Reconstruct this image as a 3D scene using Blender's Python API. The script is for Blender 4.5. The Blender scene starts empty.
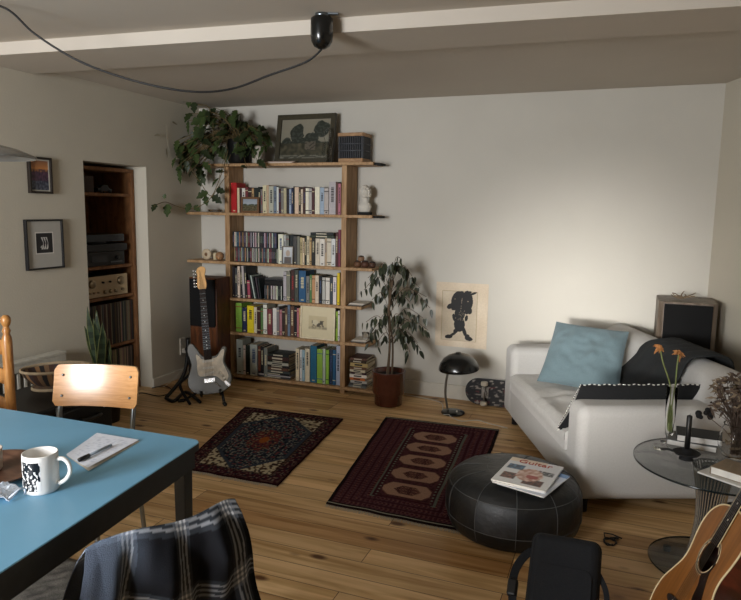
import bpy, math, random
from math import pi, sin, cos, sqrt
from mathutils import Vector, Matrix, noise
V = Vector
S = bpy.context.scene
COL = S.collection
rnd = random.Random(7)

# ---------------------------------------------------------------- camera
FP, YAW, PITCH, ROLL, CH = 650.58, .364, -.1374, .0158, 1.4234
_fw = V((-sin(YAW)*cos(PITCH), cos(YAW)*cos(PITCH), sin(PITCH)))
_r0 = V((cos(YAW), sin(YAW), 0)); _u0 = _r0.cross(_fw)
_r = _r0*cos(ROLL)+_u0*sin(ROLL); _u = -_r0*sin(ROLL)+_u0*cos(ROLL)
cd = bpy.data.cameras.new('camera'); cam = bpy.data.objects.new('camera', cd); COL.objects.link(cam)
cam.matrix_world = Matrix(((_r.x, _u.x, -_fw.x, 0), (_r.y, _u.y, -_fw.y, 0), (_r.z, _u.z, -_fw.z, CH), (0, 0, 0, 1)))
cd.sensor_width = 36; cd.lens = FP/741*36; cd.clip_start = .02
S.camera = cam
def ray(u, v): return (u-370.5)/FP*_r-(v-300)/FP*_u+_fw
def at_y(u, v, y): d = ray(u, v); return V((0, 0, CH))+d*(y/d.y)
def at_x(u, v, x): d = ray(u, v); return V((0, 0, CH))+d*(x/d.x)
def at_z(u, v, z): d = ray(u, v); return V((0, 0, CH))+d*((z-CH)/d.z)

# ---------------------------------------------------------------- materials
def lin(c):
    if isinstance(c, str): c = tuple(int(c[i:i+2], 16) for i in (1, 3, 5))
    return tuple(((x/255)/12.92 if x/255 <= .04045 else ((x/255+.055)/1.055)**2.4) for x in c[:3])
MATS = {}
def mat(name, col=None, rough=.6, metal=0, var=.12, vs=30, bump=0, bs=60, attr=False, spec=.5, trans=0, ior=1.45, sheen=0, stretch=None, coat=0, emit=0, alpha=1):
    if name in MATS: return MATS[name]
    m = bpy.data.materials.new(name); MATS[name] = m; m.use_nodes = True
    N = m.node_tree.nodes; L = m.node_tree.links; b = N['Principled BSDF']
    b.inputs['Roughness'].default_value = rough; b.inputs['Metallic'].default_value = metal
    b.inputs['Specular IOR Level'].default_value = spec; b.inputs['IOR'].default_value = ior
    if trans: b.inputs['Transmission Weight'].default_value = trans
    if sheen: b.inputs['Sheen Weight'].default_value = sheen
    if coat: b.inputs['Coat Weight'].default_value = coat; b.inputs['Coat Roughness'].default_value = .2
    tc = N.new('ShaderNodeTexCoord'); mp = N.new('ShaderNodeMapping'); L.new(tc.outputs['Object'], mp.inputs[0])
    if stretch: mp.inputs['Scale'].default_value = stretch
    if attr:
        a = N.new('ShaderNodeAttribute'); a.attribute_name = 'Col'; src = a.outputs['Color']
        mx = N.new('ShaderNodeMix'); mx.data_type = 'RGBA'; mx.blend_type = 'MULTIPLY'; mx.inputs[0].default_value = 1
        L.new(src, mx.inputs[6]); A = None
    else:
        mx = N.new('ShaderNodeMix'); mx.data_type = 'RGBA'; mx.blend_type = 'MULTIPLY'; mx.inputs[0].default_value = 1
        mx.inputs[6].default_value = (*lin(col), 1)
    nz = N.new('ShaderNodeTexNoise'); nz.inputs['Scale'].default_value = vs; nz.inputs['Detail'].default_value = 5
    L.new(mp.outputs[0], nz.inputs['Vector'])
    mr = N.new('ShaderNodeMapRange'); mr.inputs[1].default_value = .3; mr.inputs[2].default_value = .7
    mr.inputs[3].default_value = 1-var; mr.inputs[4].default_value = 1+var*.5
    L.new(nz.outputs[0], mr.inputs[0]); L.new(mr.outputs[0], mx.inputs[7])
    L.new(mx.outputs[2], b.inputs['Base Color'])
    if bump:
        n2 = N.new('ShaderNodeTexNoise'); n2.inputs['Scale'].default_value = bs; n2.inputs['Detail'].default_value = 4
        L.new(mp.outputs[0], n2.inputs['Vector'])
        bp = N.new('ShaderNodeBump'); bp.inputs['Strength'].default_value = bump; bp.inputs['Distance'].default_value = .01
        L.new(n2.outputs[0], bp.inputs['Height']); L.new(bp.outputs[0], b.inputs['Normal'])
    if emit: b.inputs['Emission Color'].default_value = (*lin(col), 1); b.inputs['Emission Strength'].default_value = emit
    if alpha < 1: b.inputs['Alpha'].default_value = alpha
    return m
def wood(name, c1, c2, rough=.5, scale=(1, 1, 1), ws=6, coat=0, det=3):
    if name in MATS: return MATS[name]
    m = mat(name, c1, rough, var=.1, vs=8, coat=coat)
    N = m.node_tree.nodes; L = m.node_tree.links; b = N['Principled BSDF']
    tc = N.new('ShaderNodeTexCoord'); mp = N.new('ShaderNodeMapping'); mp.inputs['Scale'].default_value = scale
    L.new(tc.outputs['Object'], mp.inputs[0])
    nz = N.new('ShaderNodeTexNoise'); nz.inputs['Scale'].default_value = ws; nz.inputs['Detail'].default_value = 7; nz.inputs['Distortion'].default_value = .6
    L.new(mp.outputs[0], nz.inputs['Vector'])
    cr = N.new('ShaderNodeValToRGB'); cr.color_ramp.elements[0].position = .35; cr.color_ramp.elements[1].position = .65
    cr.color_ramp.elements[0].color = (*lin(c2), 1); cr.color_ramp.elements[1].color = (*lin(c1), 1)
    L.new(nz.outputs[0], cr.inputs[0]); L.new(cr.outputs[0], b.inputs['Base Color'])
    return m

# ---------------------------------------------------------------- mesh building
def frameM(o, up, front):
    """local z = up, local -y = front, local x = to the right of someone looking at the front"""
    z = V(up).normalized(); y = -V(front); y = (y-z*y.dot(z)).normalized(); x = y.cross(z)
    return Matrix(((x.x, y.x, z.x, o[0]), (x.y, y.y, z.y, o[1]), (x.z, y.z, z.z, o[2]), (0, 0, 0, 1)))
def T(x, y, z): return Matrix.Translation((x, y, z))
def R(a, ax='Z'): return Matrix.Rotation(a, 4, ax)
class MB:
    def __init__(s): s.v = []; s.f = []; s.m = []; s.c = []; s.sm = []
    def add(s, vs, fs, m=0, M=None, c=None, sm=True):
        k = len(s.v)
        s.v += [tuple(M@V(p)) if M is not None else tuple(p) for p in vs]
        for i, f in enumerate(fs):
            s.f.append([k+j for j in f]); s.m.append(m if not isinstance(m, list) else m[i])
            s.c.append(c[i] if isinstance(c, list) else c); s.sm.append(sm)
        return s
    def box(s, a, b, m=0, M=None, c=None):
        x0, y0, z0 = a; x1, y1, z1 = b
        vs = [(x0, y0, z0), (x1, y0, z0), (x1, y1, z0), (x0, y1, z0), (x0, y0, z1), (x1, y0, z1), (x1, y1, z1), (x0, y1, z1)]
        return s.add(vs, [(0, 3, 2, 1), (4, 5, 6, 7), (0, 1, 5, 4), (1, 2, 6, 5), (2, 3, 7, 6), (3, 0, 4, 7)], m, M, c, False)
    def bar(s, p, q, w, h, m=0, c=None, up=(0, 0, 1)):
        p = V(p); q = V(q); d = q-p; l = d.length; z = d/l; u = V(up)
        if abs(z.dot(u)) > .95: u = V((0, 1, 0))
        x = u.cross(z).normalized(); y = z.cross(x)
        M = Matrix(((x.x, y.x, z.x, p.x), (x.y, y.y, z.y, p.y), (x.z, y.z, z.z, p.z), (0, 0, 0, 1)))
        return s.box((-w/2, -h/2, 0), (w/2, h/2, l), m, M, c)
    def lathe(s, prof, n=32, m=0, M=None, c=None, sy=1, cap=True):
        vs = []; fs = []
        for r, z in prof:
            for i in range(n): a = 2*pi*i/n; vs.append((r*cos(a), r*sin(a)*sy, z))
        for j in range(len(prof)-1):
            for i in range(n): k = (i+1) % n; fs.append((j*n+i, j*n+k, (j+1)*n+k, (j+1)*n+i))
        if cap and prof[0][0] > 1e-6: fs.append(tuple(range(n-1, -1, -1)))
        if cap and prof[-1][0] > 1e-6: fs.append(tuple((len(prof)-1)*n+i for i in range(n)))
        return s.add(vs, fs, m, M, c)
    def tube(s, pts, r, n=8, m=0, c=None, closed=False, M=None):
        P = [V(p) for p in pts]; rs = r if isinstance(r, (list, tuple)) else [r]*len(P)
        vs = []; fs = []; prev = None
        for i, p in enumerate(P):
            if closed: t = P[(i+1) % len(P)]-P[i-1]
            else: t = P[min(i+1, len(P)-1)]-P[max(i-1, 0)]
            t = t.normalized() if t.length > 1e-9 else V((0, 0, 1))
            if prev is None:
                a = V((0, 0, 1)) if abs(t.z) < .9 else V((1, 0, 0)); x = a.cross(t).normalized()
            else:
                x = (prev-t*prev.dot(t)).normalized()
            prev = x; y = t.cross(x)
            for k in range(n): a = 2*pi*k/n; vs.append(p+(x*cos(a)+y*sin(a))*rs[i])
        L = len(P)
        for j in range(L if closed else L-1):
            j2 = (j+1) % L
            for k in range(n): k2 = (k+1) % n; fs.append((j*n+k, j*n+k2, j2*n+k2, j2*n+k))
        if not closed: fs.append(tuple(range(n-1, -1, -1))); fs.append(tuple((L-1)*n+k for k in range(n)))
        return s.add(vs, fs, m, M, c)
    def ball(s, p, r, m=0, c=None, sz=1, n=16, k=10, M=None):
        prof = [(r*sin(pi*i/k), -r*sz*cos(pi*i/k)) for i in range(k+1)]
        A = T(*p); return s.lathe(prof, n, m, (M@A) if M is not None else A, c, cap=False)
    def prism(s, poly, h0, h1, m=0, M=None, c=None, side=None, cap=True):
        """poly in local x,z ; thickness along y from h0 (front) to h1"""
        n = len(poly); vs = [(x, h0, z) for x, z in poly]+[(x, h1, z) for x, z in poly]
        fs = [(i, i+n, (i+1) % n+n, (i+1) % n) for i in range(n)]; ms = [m if side is None else side]*n
        if cap: fs += [tuple(range(n)), tuple(range(2*n-1, n-1, -1))]; ms += [m, m]
        return s.add(vs, fs, ms, M, c, False)
    def grid(s, fn, nx, ny, m=0, c=None, M=None, wrap=False):
        vs = [fn(i/nx, j/ny) for j in range(ny+1) for i in range(nx+1)]
        fs = [(j*(nx+1)+i, j*(nx+1)+i+1, (j+1)*(nx+1)+i+1, (j+1)*(nx+1)+i) for j in range(ny) for i in range(nx)]
        if callable(c):
            g_ = [c(i/nx, j/ny) for j in range(ny+1) for i in range(nx+1)]; cc = [[g_[k] for k in f] for f in fs]
        else: cc = c
        return s.add(vs, fs, m, M, cc)
    def build(s, name, mats, parent=None, bevel=0, seg=2, solid=0, sub=0, M=None, kind=None, label=None, flat=False):
        me = bpy.data.meshes.new(name); me.from_pydata([tuple(v) for v in s.v], [], s.f)
        if not isinstance(mats, (list, tuple)): mats = [mats]
        for q in mats: me.materials.append(q)
        me.polygons.foreach_set('material_index', s.m)
        me.polygons.foreach_set('use_smooth', [bool(x) and not flat for x in s.sm])
        if any(c is not None for c in s.c):
            at = me.color_attributes.new('Col', 'FLOAT_COLOR', 'CORNER'); arr = []
            cache = {}
            for f, c in zip(s.f, s.c):
                c = c or (128, 128, 128)
                for c1 in (c if isinstance(c, list) else [c]*len(f)):
                    if c1 not in cache: cache[c1] = (*lin(c1), 1.0)
                    arr += cache[c1]
            at.data.foreach_set('color', arr)
        me.update(); o = bpy.data.objects.new(name, me); COL.objects.link(o)
        if parent: o.parent = parent
        if M is not None: o.matrix_world = M
        if solid:
            d = o.modifiers.new('solid', 'SOLIDIFY'); d.thickness = solid; d.offset = 0
        if bevel:
            d = o.modifiers.new('bevel', 'BEVEL'); d.width = bevel; d.segments = seg; d.limit_method = 'ANGLE'; d.angle_limit = .6
            if seg > 2: me.polygons.foreach_set('use_smooth', [True]*len(me.polygons)); d.harden_normals = True
        if sub:
            d = o.modifiers.new('sub', 'SUBSURF'); d.levels = sub; d.render_levels = sub
        if kind: o['kind'] = kind
        if label: o['label'] = label
        return o
def thing(name, label, cat, loc=(0, 0, 0), rotz=0, group=None, M=None):
    o = bpy.data.objects.new(name, None); COL.objects.link(o); o.empty_display_size = .05
    if M is not None: o.matrix_world = M
    else: o.location = loc; o.rotation_euler = (0, 0, rotz)
    return tag(o, label, cat, group)
def tag(o, label, cat, group=None):
    o['label'] = label; o['category'] = cat
    if group: o['group'] = group
    return o
def struct(name, mb, m, parent=None, **k):
    return mb.build(name, m, parent, kind='structure' if parent is None else None, **k)
def smooth(pts, k=6, closed=True):
    out = []; n = len(pts); P = [V(p) for p in pts]
    rg = range(n if closed else n-1)
    for i in rg:
        a, b, c, d = (P[(i-1) % n], P[i], P[(i+1) % n], P[(i+2) % n]) if closed else (P[max(i-1, 0)], P[i], P[i+1], P[min(i+2, n-1)])
        for j in range(k):
            t = j/k; out.append(.5*((2*b)+(c-a)*t+(2*a-5*b+4*c-d)*t*t+(3*b-a-3*c+d)*t**3))
    if not closed: out.append(P[-1])
    return out
def text_mesh(txt, size, mt, parent, M, name='lettering', ext=.0006, xs=1):
    cu = bpy.data.curves.new('t', 'FONT'); cu.body = txt; cu.size = size; cu.extrude = ext; cu.align_x = 'CENTER'; cu.align_y = 'CENTER'
    t = bpy.data.objects.new('t', cu); COL.objects.link(t); bpy.context.view_layer.update()
    me = bpy.data.meshes.new_from_object(t); bpy.data.objects.remove(t); me.materials.clear(); me.materials.append(mt)
    o = bpy.data.objects.new(name, me); COL.objects.link(o); o.parent = parent; o.matrix_local = M; o.scale.x *= xs
    return o
def nz(x, y=0, z=0, s=1): return noise.noise(V((x*s, y*s, z*s)))
def mixc(a, b, t): t = max(0, min(1, t)); return tuple(int(a[i]+(b[i]-a[i])*t) for i in range(3))
def rect(x0, x1, z0, z1, r=0, k=5):
    if r <= 0: return [(x0, z0), (x1, z0), (x1, z1), (x0, z1)]
    out = []
    for cx, cz, a0 in ((x1-r, z0+r, -pi/2), (x1-r, z1-r, 0), (x0+r, z1-r, pi/2), (x0+r, z0+r, pi)):
        for i in range(k+1): a = a0+pi/2*i/k; out.append((cx+r*cos(a), cz+r*sin(a)))
    return out
def pillow_mesh(cs, th, nx=24, ny=24, wr=.006, seed=0, c=None):
    """cs: four corners bl, br, tr, tl seen from the front; puffed both ways"""
    a, b, c3, d = [V(p) for p in cs]; nrm = (b-a).cross(d-a).normalized(); mb = MB(); cen = (a+b+c3+d)/4
    for sgn in (1, -1):
        def fn(u, v, sgn=sgn):
            U = 2*u-1; W = 2*v-1
            p = a*(1-u)*(1-v)+b*u*(1-v)+c3*u*v+d*(1-u)*v
            pin = .045*((1-U*U)*abs(W)**6+(1-W*W)*abs(U)**6); p = p+(cen-p)*pin
            h = th*.5*((1-abs(U)**2.6)*(1-abs(W)**2.6))**.5
            h += wr*(nz(U*2+seed, W*2, seed)*2+nz(U*5, W*5+seed, 3))*(1-abs(U)**4)*(1-abs(W)**4)
            return p+nrm*h*sgn
        if sgn == 1: mb.grid(fn, nx, ny, c=c)
        else: mb.grid(lambda u, v: fn(1-u, v), nx, ny, c=c)
    return mb

plaster = mat('plaster', '#c4bdad', .95, var=.03, vs=2.5, bump=.12, bs=90, spec=.2)
plasterw = mat('plaster_white', '#c6c2b8', .95, var=.03, vs=2.5, bump=.08, bs=90, spec=.2)
ceilm = mat('ceiling_paint', '#c6beb2', .95, var=.03, vs=2, spec=.2)
white_trim = mat('white_trim', '#cfcabd', .6, var=.05)
pine = wood('pine', '#b9966e', '#94724c', .6, (8, 2, 8), 5)
pine_v = wood('pine_upright', '#b9966e', '#8e6c48', .6, (10, 10, 1), 5)
black_pl = mat('black_plastic', '#0c0c0d', .4, var=.2)
black_mt = mat('matt_black', '#101011', .8, var=.2)
chrome = mat('chrome', '#c8c8c8', .18, 1, var=.05)
steel = mat('steel_tube', '#8f979d', .3, 1, var=.05)
attr_m = mat('painted_detail', rough=.65, attr=True, var=.08, vs=80)
attr_gl = mat('printed_gloss', rough=.4, attr=True, var=.04, vs=80)
paper = mat('paper', '#e6e2d8', .8, var=.04)
white_gl = mat('white_glaze', '#e9e7e2', .18, var=.02)
glass = mat('clear_glass', '#ffffff', .02, trans=1, var=.01, ior=1.13)
cyan_gl = mat('smoked_glass', '#3c4646', .04, var=.01, spec=.6, alpha=.38)

# ================================================================ SETTING
XL, D, XR, HB, HF = -3.391, 4.764, .559, 2.25, 2.272
YF = -1.5
RD = V((.33, -.944, 0)).normalized(); RN = V((-.944, -.33, 0)).normalized()     # right wall direction
RE = V((XR, D, 0))+RD*((D-YF)/.944)
# floor of pine boards
fm = mat('pine_floor', '#b5854f', .42, var=.1, vs=3); N = fm.node_tree.nodes; L = fm.node_tree.links; b = N['Principled BSDF']
b.inputs['Specular IOR Level'].default_value = .35
tc = N.new('ShaderNodeTexCoord')
br = N.new('ShaderNodeTexBrick'); br.offset = .37; br.offset_frequency = 3; br.inputs['Scale'].default_value = 1
br.inputs['Brick Width'].default_value = 1.55; br.inputs['Row Height'].default_value = .112
br.inputs['Mortar Size'].default_value = .0016; br.inputs['Mortar Smooth'].default_value = .2
br.inputs['Color1'].default_value = (0, 0, 0, 1); br.inputs['Color2'].default_value = (1, 1, 1, 1); br.inputs['Mortar'].default_value = (.5, .5, .5, 1)
mp0 = N.new('ShaderNodeMapping'); mp0.inputs['Location'].default_value = (.33, .04, 0)
L.new(tc.outputs['Object'], mp0.inputs[0]); L.new(mp0.outputs[0], br.inputs['Vector'])
off = N.new('ShaderNodeVectorMath'); off.operation = 'SCALE'; off.inputs['Scale'].default_value = 7; L.new(br.outputs['Color'], off.inputs[0])
ad = N.new('ShaderNodeVectorMath'); L.new(tc.outputs['Object'], ad.inputs[0]); L.new(off.outputs[0], ad.inputs[1])
mpg = N.new('ShaderNodeMapping'); mpg.inputs['Scale'].default_value = (.9, 14, 1); L.new(ad.outputs[0], mpg.inputs[0])
g = N.new('ShaderNodeTexNoise'); g.inputs['Scale'].default_value = 1.6; g.inputs['Detail'].default_value = 8; g.inputs['Distortion'].default_value = .9
L.new(mpg.outputs[0], g.inputs['Vector'])
cr = N.new('ShaderNodeValToRGB'); e = cr.color_ramp.elements; e[0].position = .3; e[0].color = (*lin('#ab8450'), 1); e[1].position = .62; e[1].color = (*lin('#dcbb8c'), 1)
L.new(g.outputs[0], cr.inputs[0])
tone = N.new('ShaderNodeValToRGB'); e = tone.color_ramp.elements; e[0].color = (.72, .6, .48, 1); e[1].color = (1.12, 1.1, 1.06, 1)
e.new(.35).color = (.95, .93, .9, 1); e.new(.08).color = (.72, .6, .48, 1)
wn = N.new('ShaderNodeTexWhiteNoise'); L.new(br.outputs['Color'], wn.inputs['Vector']); L.new(br.outputs['Color'], tone.inputs[0])
m1 = N.new('ShaderNodeMix'); m1.data_type = 'RGBA'; m1.blend_type = 'MULTIPLY'; m1.inputs[0].default_value = 1
L.new(cr.outputs[0], m1.inputs[6]); L.new(tone.outputs[0], m1.inputs[7])
mpk = N.new('ShaderNodeMapping'); mpk.inputs['Scale'].default_value = (3.0, 6.5, 1); L.new(ad.outputs[0], mpk.inputs[0])
vo = N.new('ShaderNodeTexVoronoi'); vo.inputs['Scale'].default_value = 1; L.new(mpk.outputs[0], vo.inputs['Vector'])
kr = N.new('ShaderNodeValToRGB'); e = kr.color_ramp.elements; e[0].position = .07; e[0].color = (.16, .08, .04, 1); e[1].position = .15; e[1].color = (1, 1, 1, 1)
L.new(vo.outputs['Distance'], kr.inputs[0])
m2 = N.new('ShaderNodeMix'); m2.data_type = 'RGBA'; m2.blend_type = 'MULTIPLY'; m2.inputs[0].default_value = .95
L.new(m1.outputs[2], m2.inputs[6]); L.new(kr.outputs[0], m2.inputs[7])
m3 = N.new('ShaderNodeMix'); m3.data_type = 'RGBA'; L.new(br.outputs['Fac'], m3.inputs[0]); L.new(m2.outputs[2], m3.inputs[6]); m3.inputs[7].default_value = (*lin('#3a2210'), 1)
L.new(m3.outputs[2], b.inputs['Base Color'])
bp = N.new('ShaderNodeBump'); bp.inputs['Strength'].default_value = .15; bp.inputs['Distance'].default_value = .004; bp.invert = True
L.new(br.outputs['Fac'], bp.inputs['Height']); L.new(bp.outputs[0], b.inputs['Normal'])
struct('floor', MB().box((-4.1, YF-.2, -.1), (RE.x+.4, D+.2, 0)), fm)
struct('wall_back', MB().box((-4.1, D, 0), (XR+.4, D+.2, 2.6)), plasterw)
NY0, NY1, NZ, NX = 3.455, 4.078, 1.722, -3.95
wl = MB(); wl.box((XL-.7, YF-.2, 0), (XL, NY0, 2.6)); wl.box((XL-.7, NY0, NZ), (XL, NY1, 2.6)); wl.box((XL-.7, NY1, 0), (XL, D+.1, 2.6)); wl.box((XL-.7, NY0, 0), (NX, NY1, NZ))
struct('wall_left', wl, plaster)
a = V((XR, D, 0))-RD*.2; c = RE+RD*.2
mb = MB(); q = [a, c, c-RN*.2, a-RN*.2]
mb.add([(p.x, p.y, z) for z in (0, 2.6) for p in q], [(0, 1, 2, 3), (7, 6, 5, 4), (0, 4, 5, 1), (1, 5, 6, 2), (2, 6, 7, 3), (3, 7, 4, 0)], sm=False)
struct('wall_right', mb, plaster)
# front wall behind the camera with two windows
W1 = (-2.8, -1.6, .85, 2.12); W2 = (-1.3, -.55, .85, 1.6)
mb = MB(); y0, y1 = YF-.2, YF; xe = RE.x+.4
mb.box((XL-.7, y0, 0), (W1[0], y1, 2.6)); mb.box((W1[0], y0, 0), (W1[1], y1, W1[2])); mb.box((W1[0], y0, W1[3]), (W1[1], y1, 2.6))
mb.box((W1[1], y0, 0), (W2[0], y1, 2.6)); mb.box((W2[0], y0, 0), (W2[1], y1, W2[2])); mb.box((W2[0], y0, W2[3]), (W2[1], y1, 2.6)); mb.box((W2[1], y0, 0), (xe, y1, 2.6))
struct('wall_front', mb, plaster)
for k, (x0, x1, z0, z1) in enumerate((W1, W2)):
    mb = MB(); t = .05
    mb.box((x0, YF-.16, z0), (x0+t, YF-.1, z1)); mb.box((x1-t, YF-.16, z0), (x1, YF-.1, z1)); mb.box((x0+t, YF-.16, z0), (x1-t, YF-.1, z0+t)); mb.box((x0+t, YF-.16, z1-t), (x1-t, YF-.1, z1))
    mb.box(((x0+x1)/2-.02, YF-.155, z0+t), ((x0+x1)/2+.02, YF-.105, z1-t))
    struct('window_%d' % (k+1), mb, white_trim)
# ceiling: lower front slab, beam, back slab
def beamy(x, back): return (3.082+.05*(x-XL)) if back else (2.635+.073*(x-XL))
def slab(ya, yb, z0, z1):
    xa, xb = XL-.7, RE.x+.4
    p = [(xa, ya(xa)), (xb, ya(xb)), (xb, yb(xb)), (xa, yb(xa))]
    return MB().add([(x, y, z) for z in (z0, z1) for x, y in p], [(0, 3, 2, 1), (4, 5, 6, 7), (0, 1, 5, 4), (1, 2, 6, 5), (2, 3, 7, 6), (3, 0, 4, 7)], sm=False)
mb = slab(lambda x: YF-.2, lambda x: beamy(x, 0), HF, 2.6); m2_ = slab(lambda x: beamy(x, 1), lambda x: D+.2, HB, 2.6)
mb.add(m2_.v, m2_.f, sm=False)
struct('ceiling', mb, ceilm)
struct('trim_1', slab(lambda x: beamy(x, 0), lambda x: beamy(x, 1), 2.208, 2.59), ceilm)
struct('baseboard_back', MB().box((-1.93, D-.016, 0), (XR-.01, D, .1)).box((-1.93, D-.02, .1), (XR-.01, D, .108)), white_trim)
struct('baseboard_left', MB().box((XL, NY1, 0), (XL+.014, D-.001, .07)), white_trim)
p0 = V((XR, D, 0))+RD*.02; p1 = RE-RD*.05; mb = MB(); mb.bar(p0+RN*.008+V((0, 0, .05)), p1+RN*.008+V((0, 0, .05)), .1, .016, up=(1, 0, 0)); 
struct('baseboard_right', MB().add([(p.x, p.y, z) for z in (0, .1) for p in (p0, p1, p1+RN*.016, p0+RN*.016)], [(0, 1, 2, 3), (7, 6, 5, 4), (0, 4, 5, 1), (1, 5, 6, 2), (2, 6, 7, 3), (3, 7, 4, 0)], sm=False), white_trim)

# ================================================================ SOFA
fab = mat('sofa_cloth', '#b9b7b3', .95, var=.05, vs=120, bump=.25, bs=300, sheen=.1)
sofaR = math.atan2(.39, .92); SO = V((-.122, 3.08, 0))
sofa = thing('sofa', 'small off-white upholstered sofa with rounded arms standing against the right corner', 'sofa', SO, sofaR)
def sw(x, y, z): return V((SO.x+.92*x-.39*y, SO.y+.39*x+.92*y, z))
def soft_box(a, b, r, name, parent, m, seg=5, sub=0):
    return MB().box(a, b).build(name, m, parent, bevel=r, seg=seg)
soft_box((.008, .15, .07), (.84, 1.30, .27), .025, 'base', sofa, fab)
soft_box((0, 0, .068), (.845, .185, .53), .05, 'armrest', sofa, fab, 6)
soft_box((0, 1.265, .068), (.845, 1.455, .54), .05, 'armrest', sofa, fab, 6)
# backrest, slightly raked with a rounded top
prof = [(.60, .25), (.62, .45), (.655, .62), (.69, .665), (.74, .685), (.80, .68), (.845, .64), (.86, .55), (.86, .08), (.62, .08)]
pf = smooth([(x, 0, z) for x, z in prof], 4)
mb = MB(); yb0, yb1 = .03, 1.42
n = len(pf); ring = []
for yy, sh in ((yb0, .03), (yb0+.012, .012), (yb0+.05, 0), (yb1-.05, 0), (yb1-.012, .012), (yb1, .03)):
    ring.append([(p.x+(.74-p.x)*sh*1.2, yy, p.z+(.38-p.z)*sh*1.5) for p in pf])
vs = [q for r_ in ring for q in r_]; fs = [(j*n+i, (j+1)*n+i, (j+1)*n+(i+1) % n, j*n+(i+1) % n) for j in range(5) for i in range(n)]
mb.add(vs, fs).add(ring[0], [tuple(range(n))]).add(ring[-1], [tuple(range(n-1, -1, -1))])
mb.build('backrest', fab, sofa)
# loose seat cushion cover, slightly rumpled
def cush(u, v):
    x = -.004+.65*u; y = .178+1.09*v; e_ = min(1, u/.06)*min(1, (1-v)/.04, v/.04)
    z = .368+.022*sin(pi*v)*min(1, u*3)+.012*nz(u*3, v*5, 2)+.006*nz(u*9, v*12, 5)
    z -= .02*exp_(u*.66/.02)+.006*exp_(abs(v-.5)*40)
    return (x, y, z)
def exp_(t): return math.exp(-t*t)
mb = MB().grid(cush, 40, 60)
mb.grid(lambda u, v: (-.004+.004*sin(v*pi*2), .178+1.09*u, .26+v*(cush(0, u)[2]-.26)), 60, 6)
mb.grid(lambda u, v: (-.004+.65*u, .178, .26+v*(cush(u, 0)[2]-.26)), 40, 2)
mb.grid(lambda u, v: (-.004+.65*(1-u), 1.268, .26+v*(cush(1-u, 1)[2]-.26)), 40, 2)
seatc = mb.build('seat_cushion', mat('cushion_cover', '#c9c7c3', .95, var=.05, vs=60, bump=.3, bs=25), sofa, label='rumpled loose off-white seat cover')
for x, y in ((.06, .06), (.06, 1.34), (.78, .06), (.78, 1.34)):
    MB().lathe([(.022, 0), (.024, .075)], 14, M=T(x, y, 0)).build('leg', black_mt, sofa, label='black round sofa leg')
# cushions and throw
bl = mat('blue_linen', '#64777d', .95, var=.1, vs=200, bump=.3, bs=250, sheen=.15)
cs = [V((-.43, 4.06, .385)), V((.05, 3.93, .375)), V((.085, 4.17, .72)), V((-.35, 4.27, .735))]
o = pillow_mesh(cs, .15, 40, 40, wr=.015, seed=3).build('cushion', bl)
tag(o, 'large dusty blue square cushion leaning in the far corner of the sofa', 'cushion')
dk = mat('black_cotton', '#111214', .95, var=.2, vs=150, bump=.3, bs=200)
cs = [sw(-.025, .235, .345), sw(.63, .30, .40), sw(.69, .165, .60), sw(.05, .15, .60)]
bp_ = thing('cushion', 'long black cushion with striped black and white edge squeezed behind the near sofa arm', 'cushion', cs[0])
o = pillow_mesh([c_-cs[0] for c_ in cs], .1, seed=9, wr=.004).build('cover', dk, bp_)
mb = MB(); pts = []
loop = [cs[1], cs[2], cs[3], cs[0], cs[1]]
full = []
for i in range(4):
    for j in range(26): full.append(loop[i].lerp(loop[i+1], j/26)-cs[0]+V((0, 0, .003*sin(j*2.2))))
for i in range(len(full)):
    a_, b_ = full[i], full[(i+1) % len(full)]
    for h in range(2): mb.tube([a_.lerp(b_, h/2), a_.lerp(b_, h/2+.5)], (.0022, .0026, .0024, .0060)[i//26], 6, c=((230, 228, 220), (15, 15, 16))[h])
mb.build('piping', attr_m, bp_, label='black and white striped edging')
# throw over the back
throw = mat('charcoal_wool', '#222425', 1, var=.12, vs=200, bump=.3, bs=160)
path = [(.50, .415), (.585, .47), (.628, .56), (.665, .665), (.72, .70), (.80, .70), (.865, .65), (.885, .5), (.885, .3)]
pp = smooth([(x, 0, z) for x, z in path], 5, False)
def thr(u, v):
    k = v*(len(pp)-1); i = min(int(k), len(pp)-2); p = pp[i].lerp(pp[i+1], k-i)
    w0 = .36+.30*max(0, .45-v)*1.6-.0*v; y = .27+.02*nz(v*3, 1)+(w0+.10)*u+.16*max(0, .5-v)
    f = .010*sin(u*17+v*3)*max(0, 1-abs(v-.45)*1.2)
    return (p.x-(.012+f if v < .5 else -.008-abs(f)), y, p.z+(.012+abs(f))*(1 if .3 < v < .75 else .3))
o = MB().grid(thr, 40, 40).build('throw', throw, solid=.012)
o.location = SO; o.rotation_euler = (0, 0, sofaR)
tag(o, 'dark charcoal woollen throw draped over the sofa backrest', 'blanket')

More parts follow.
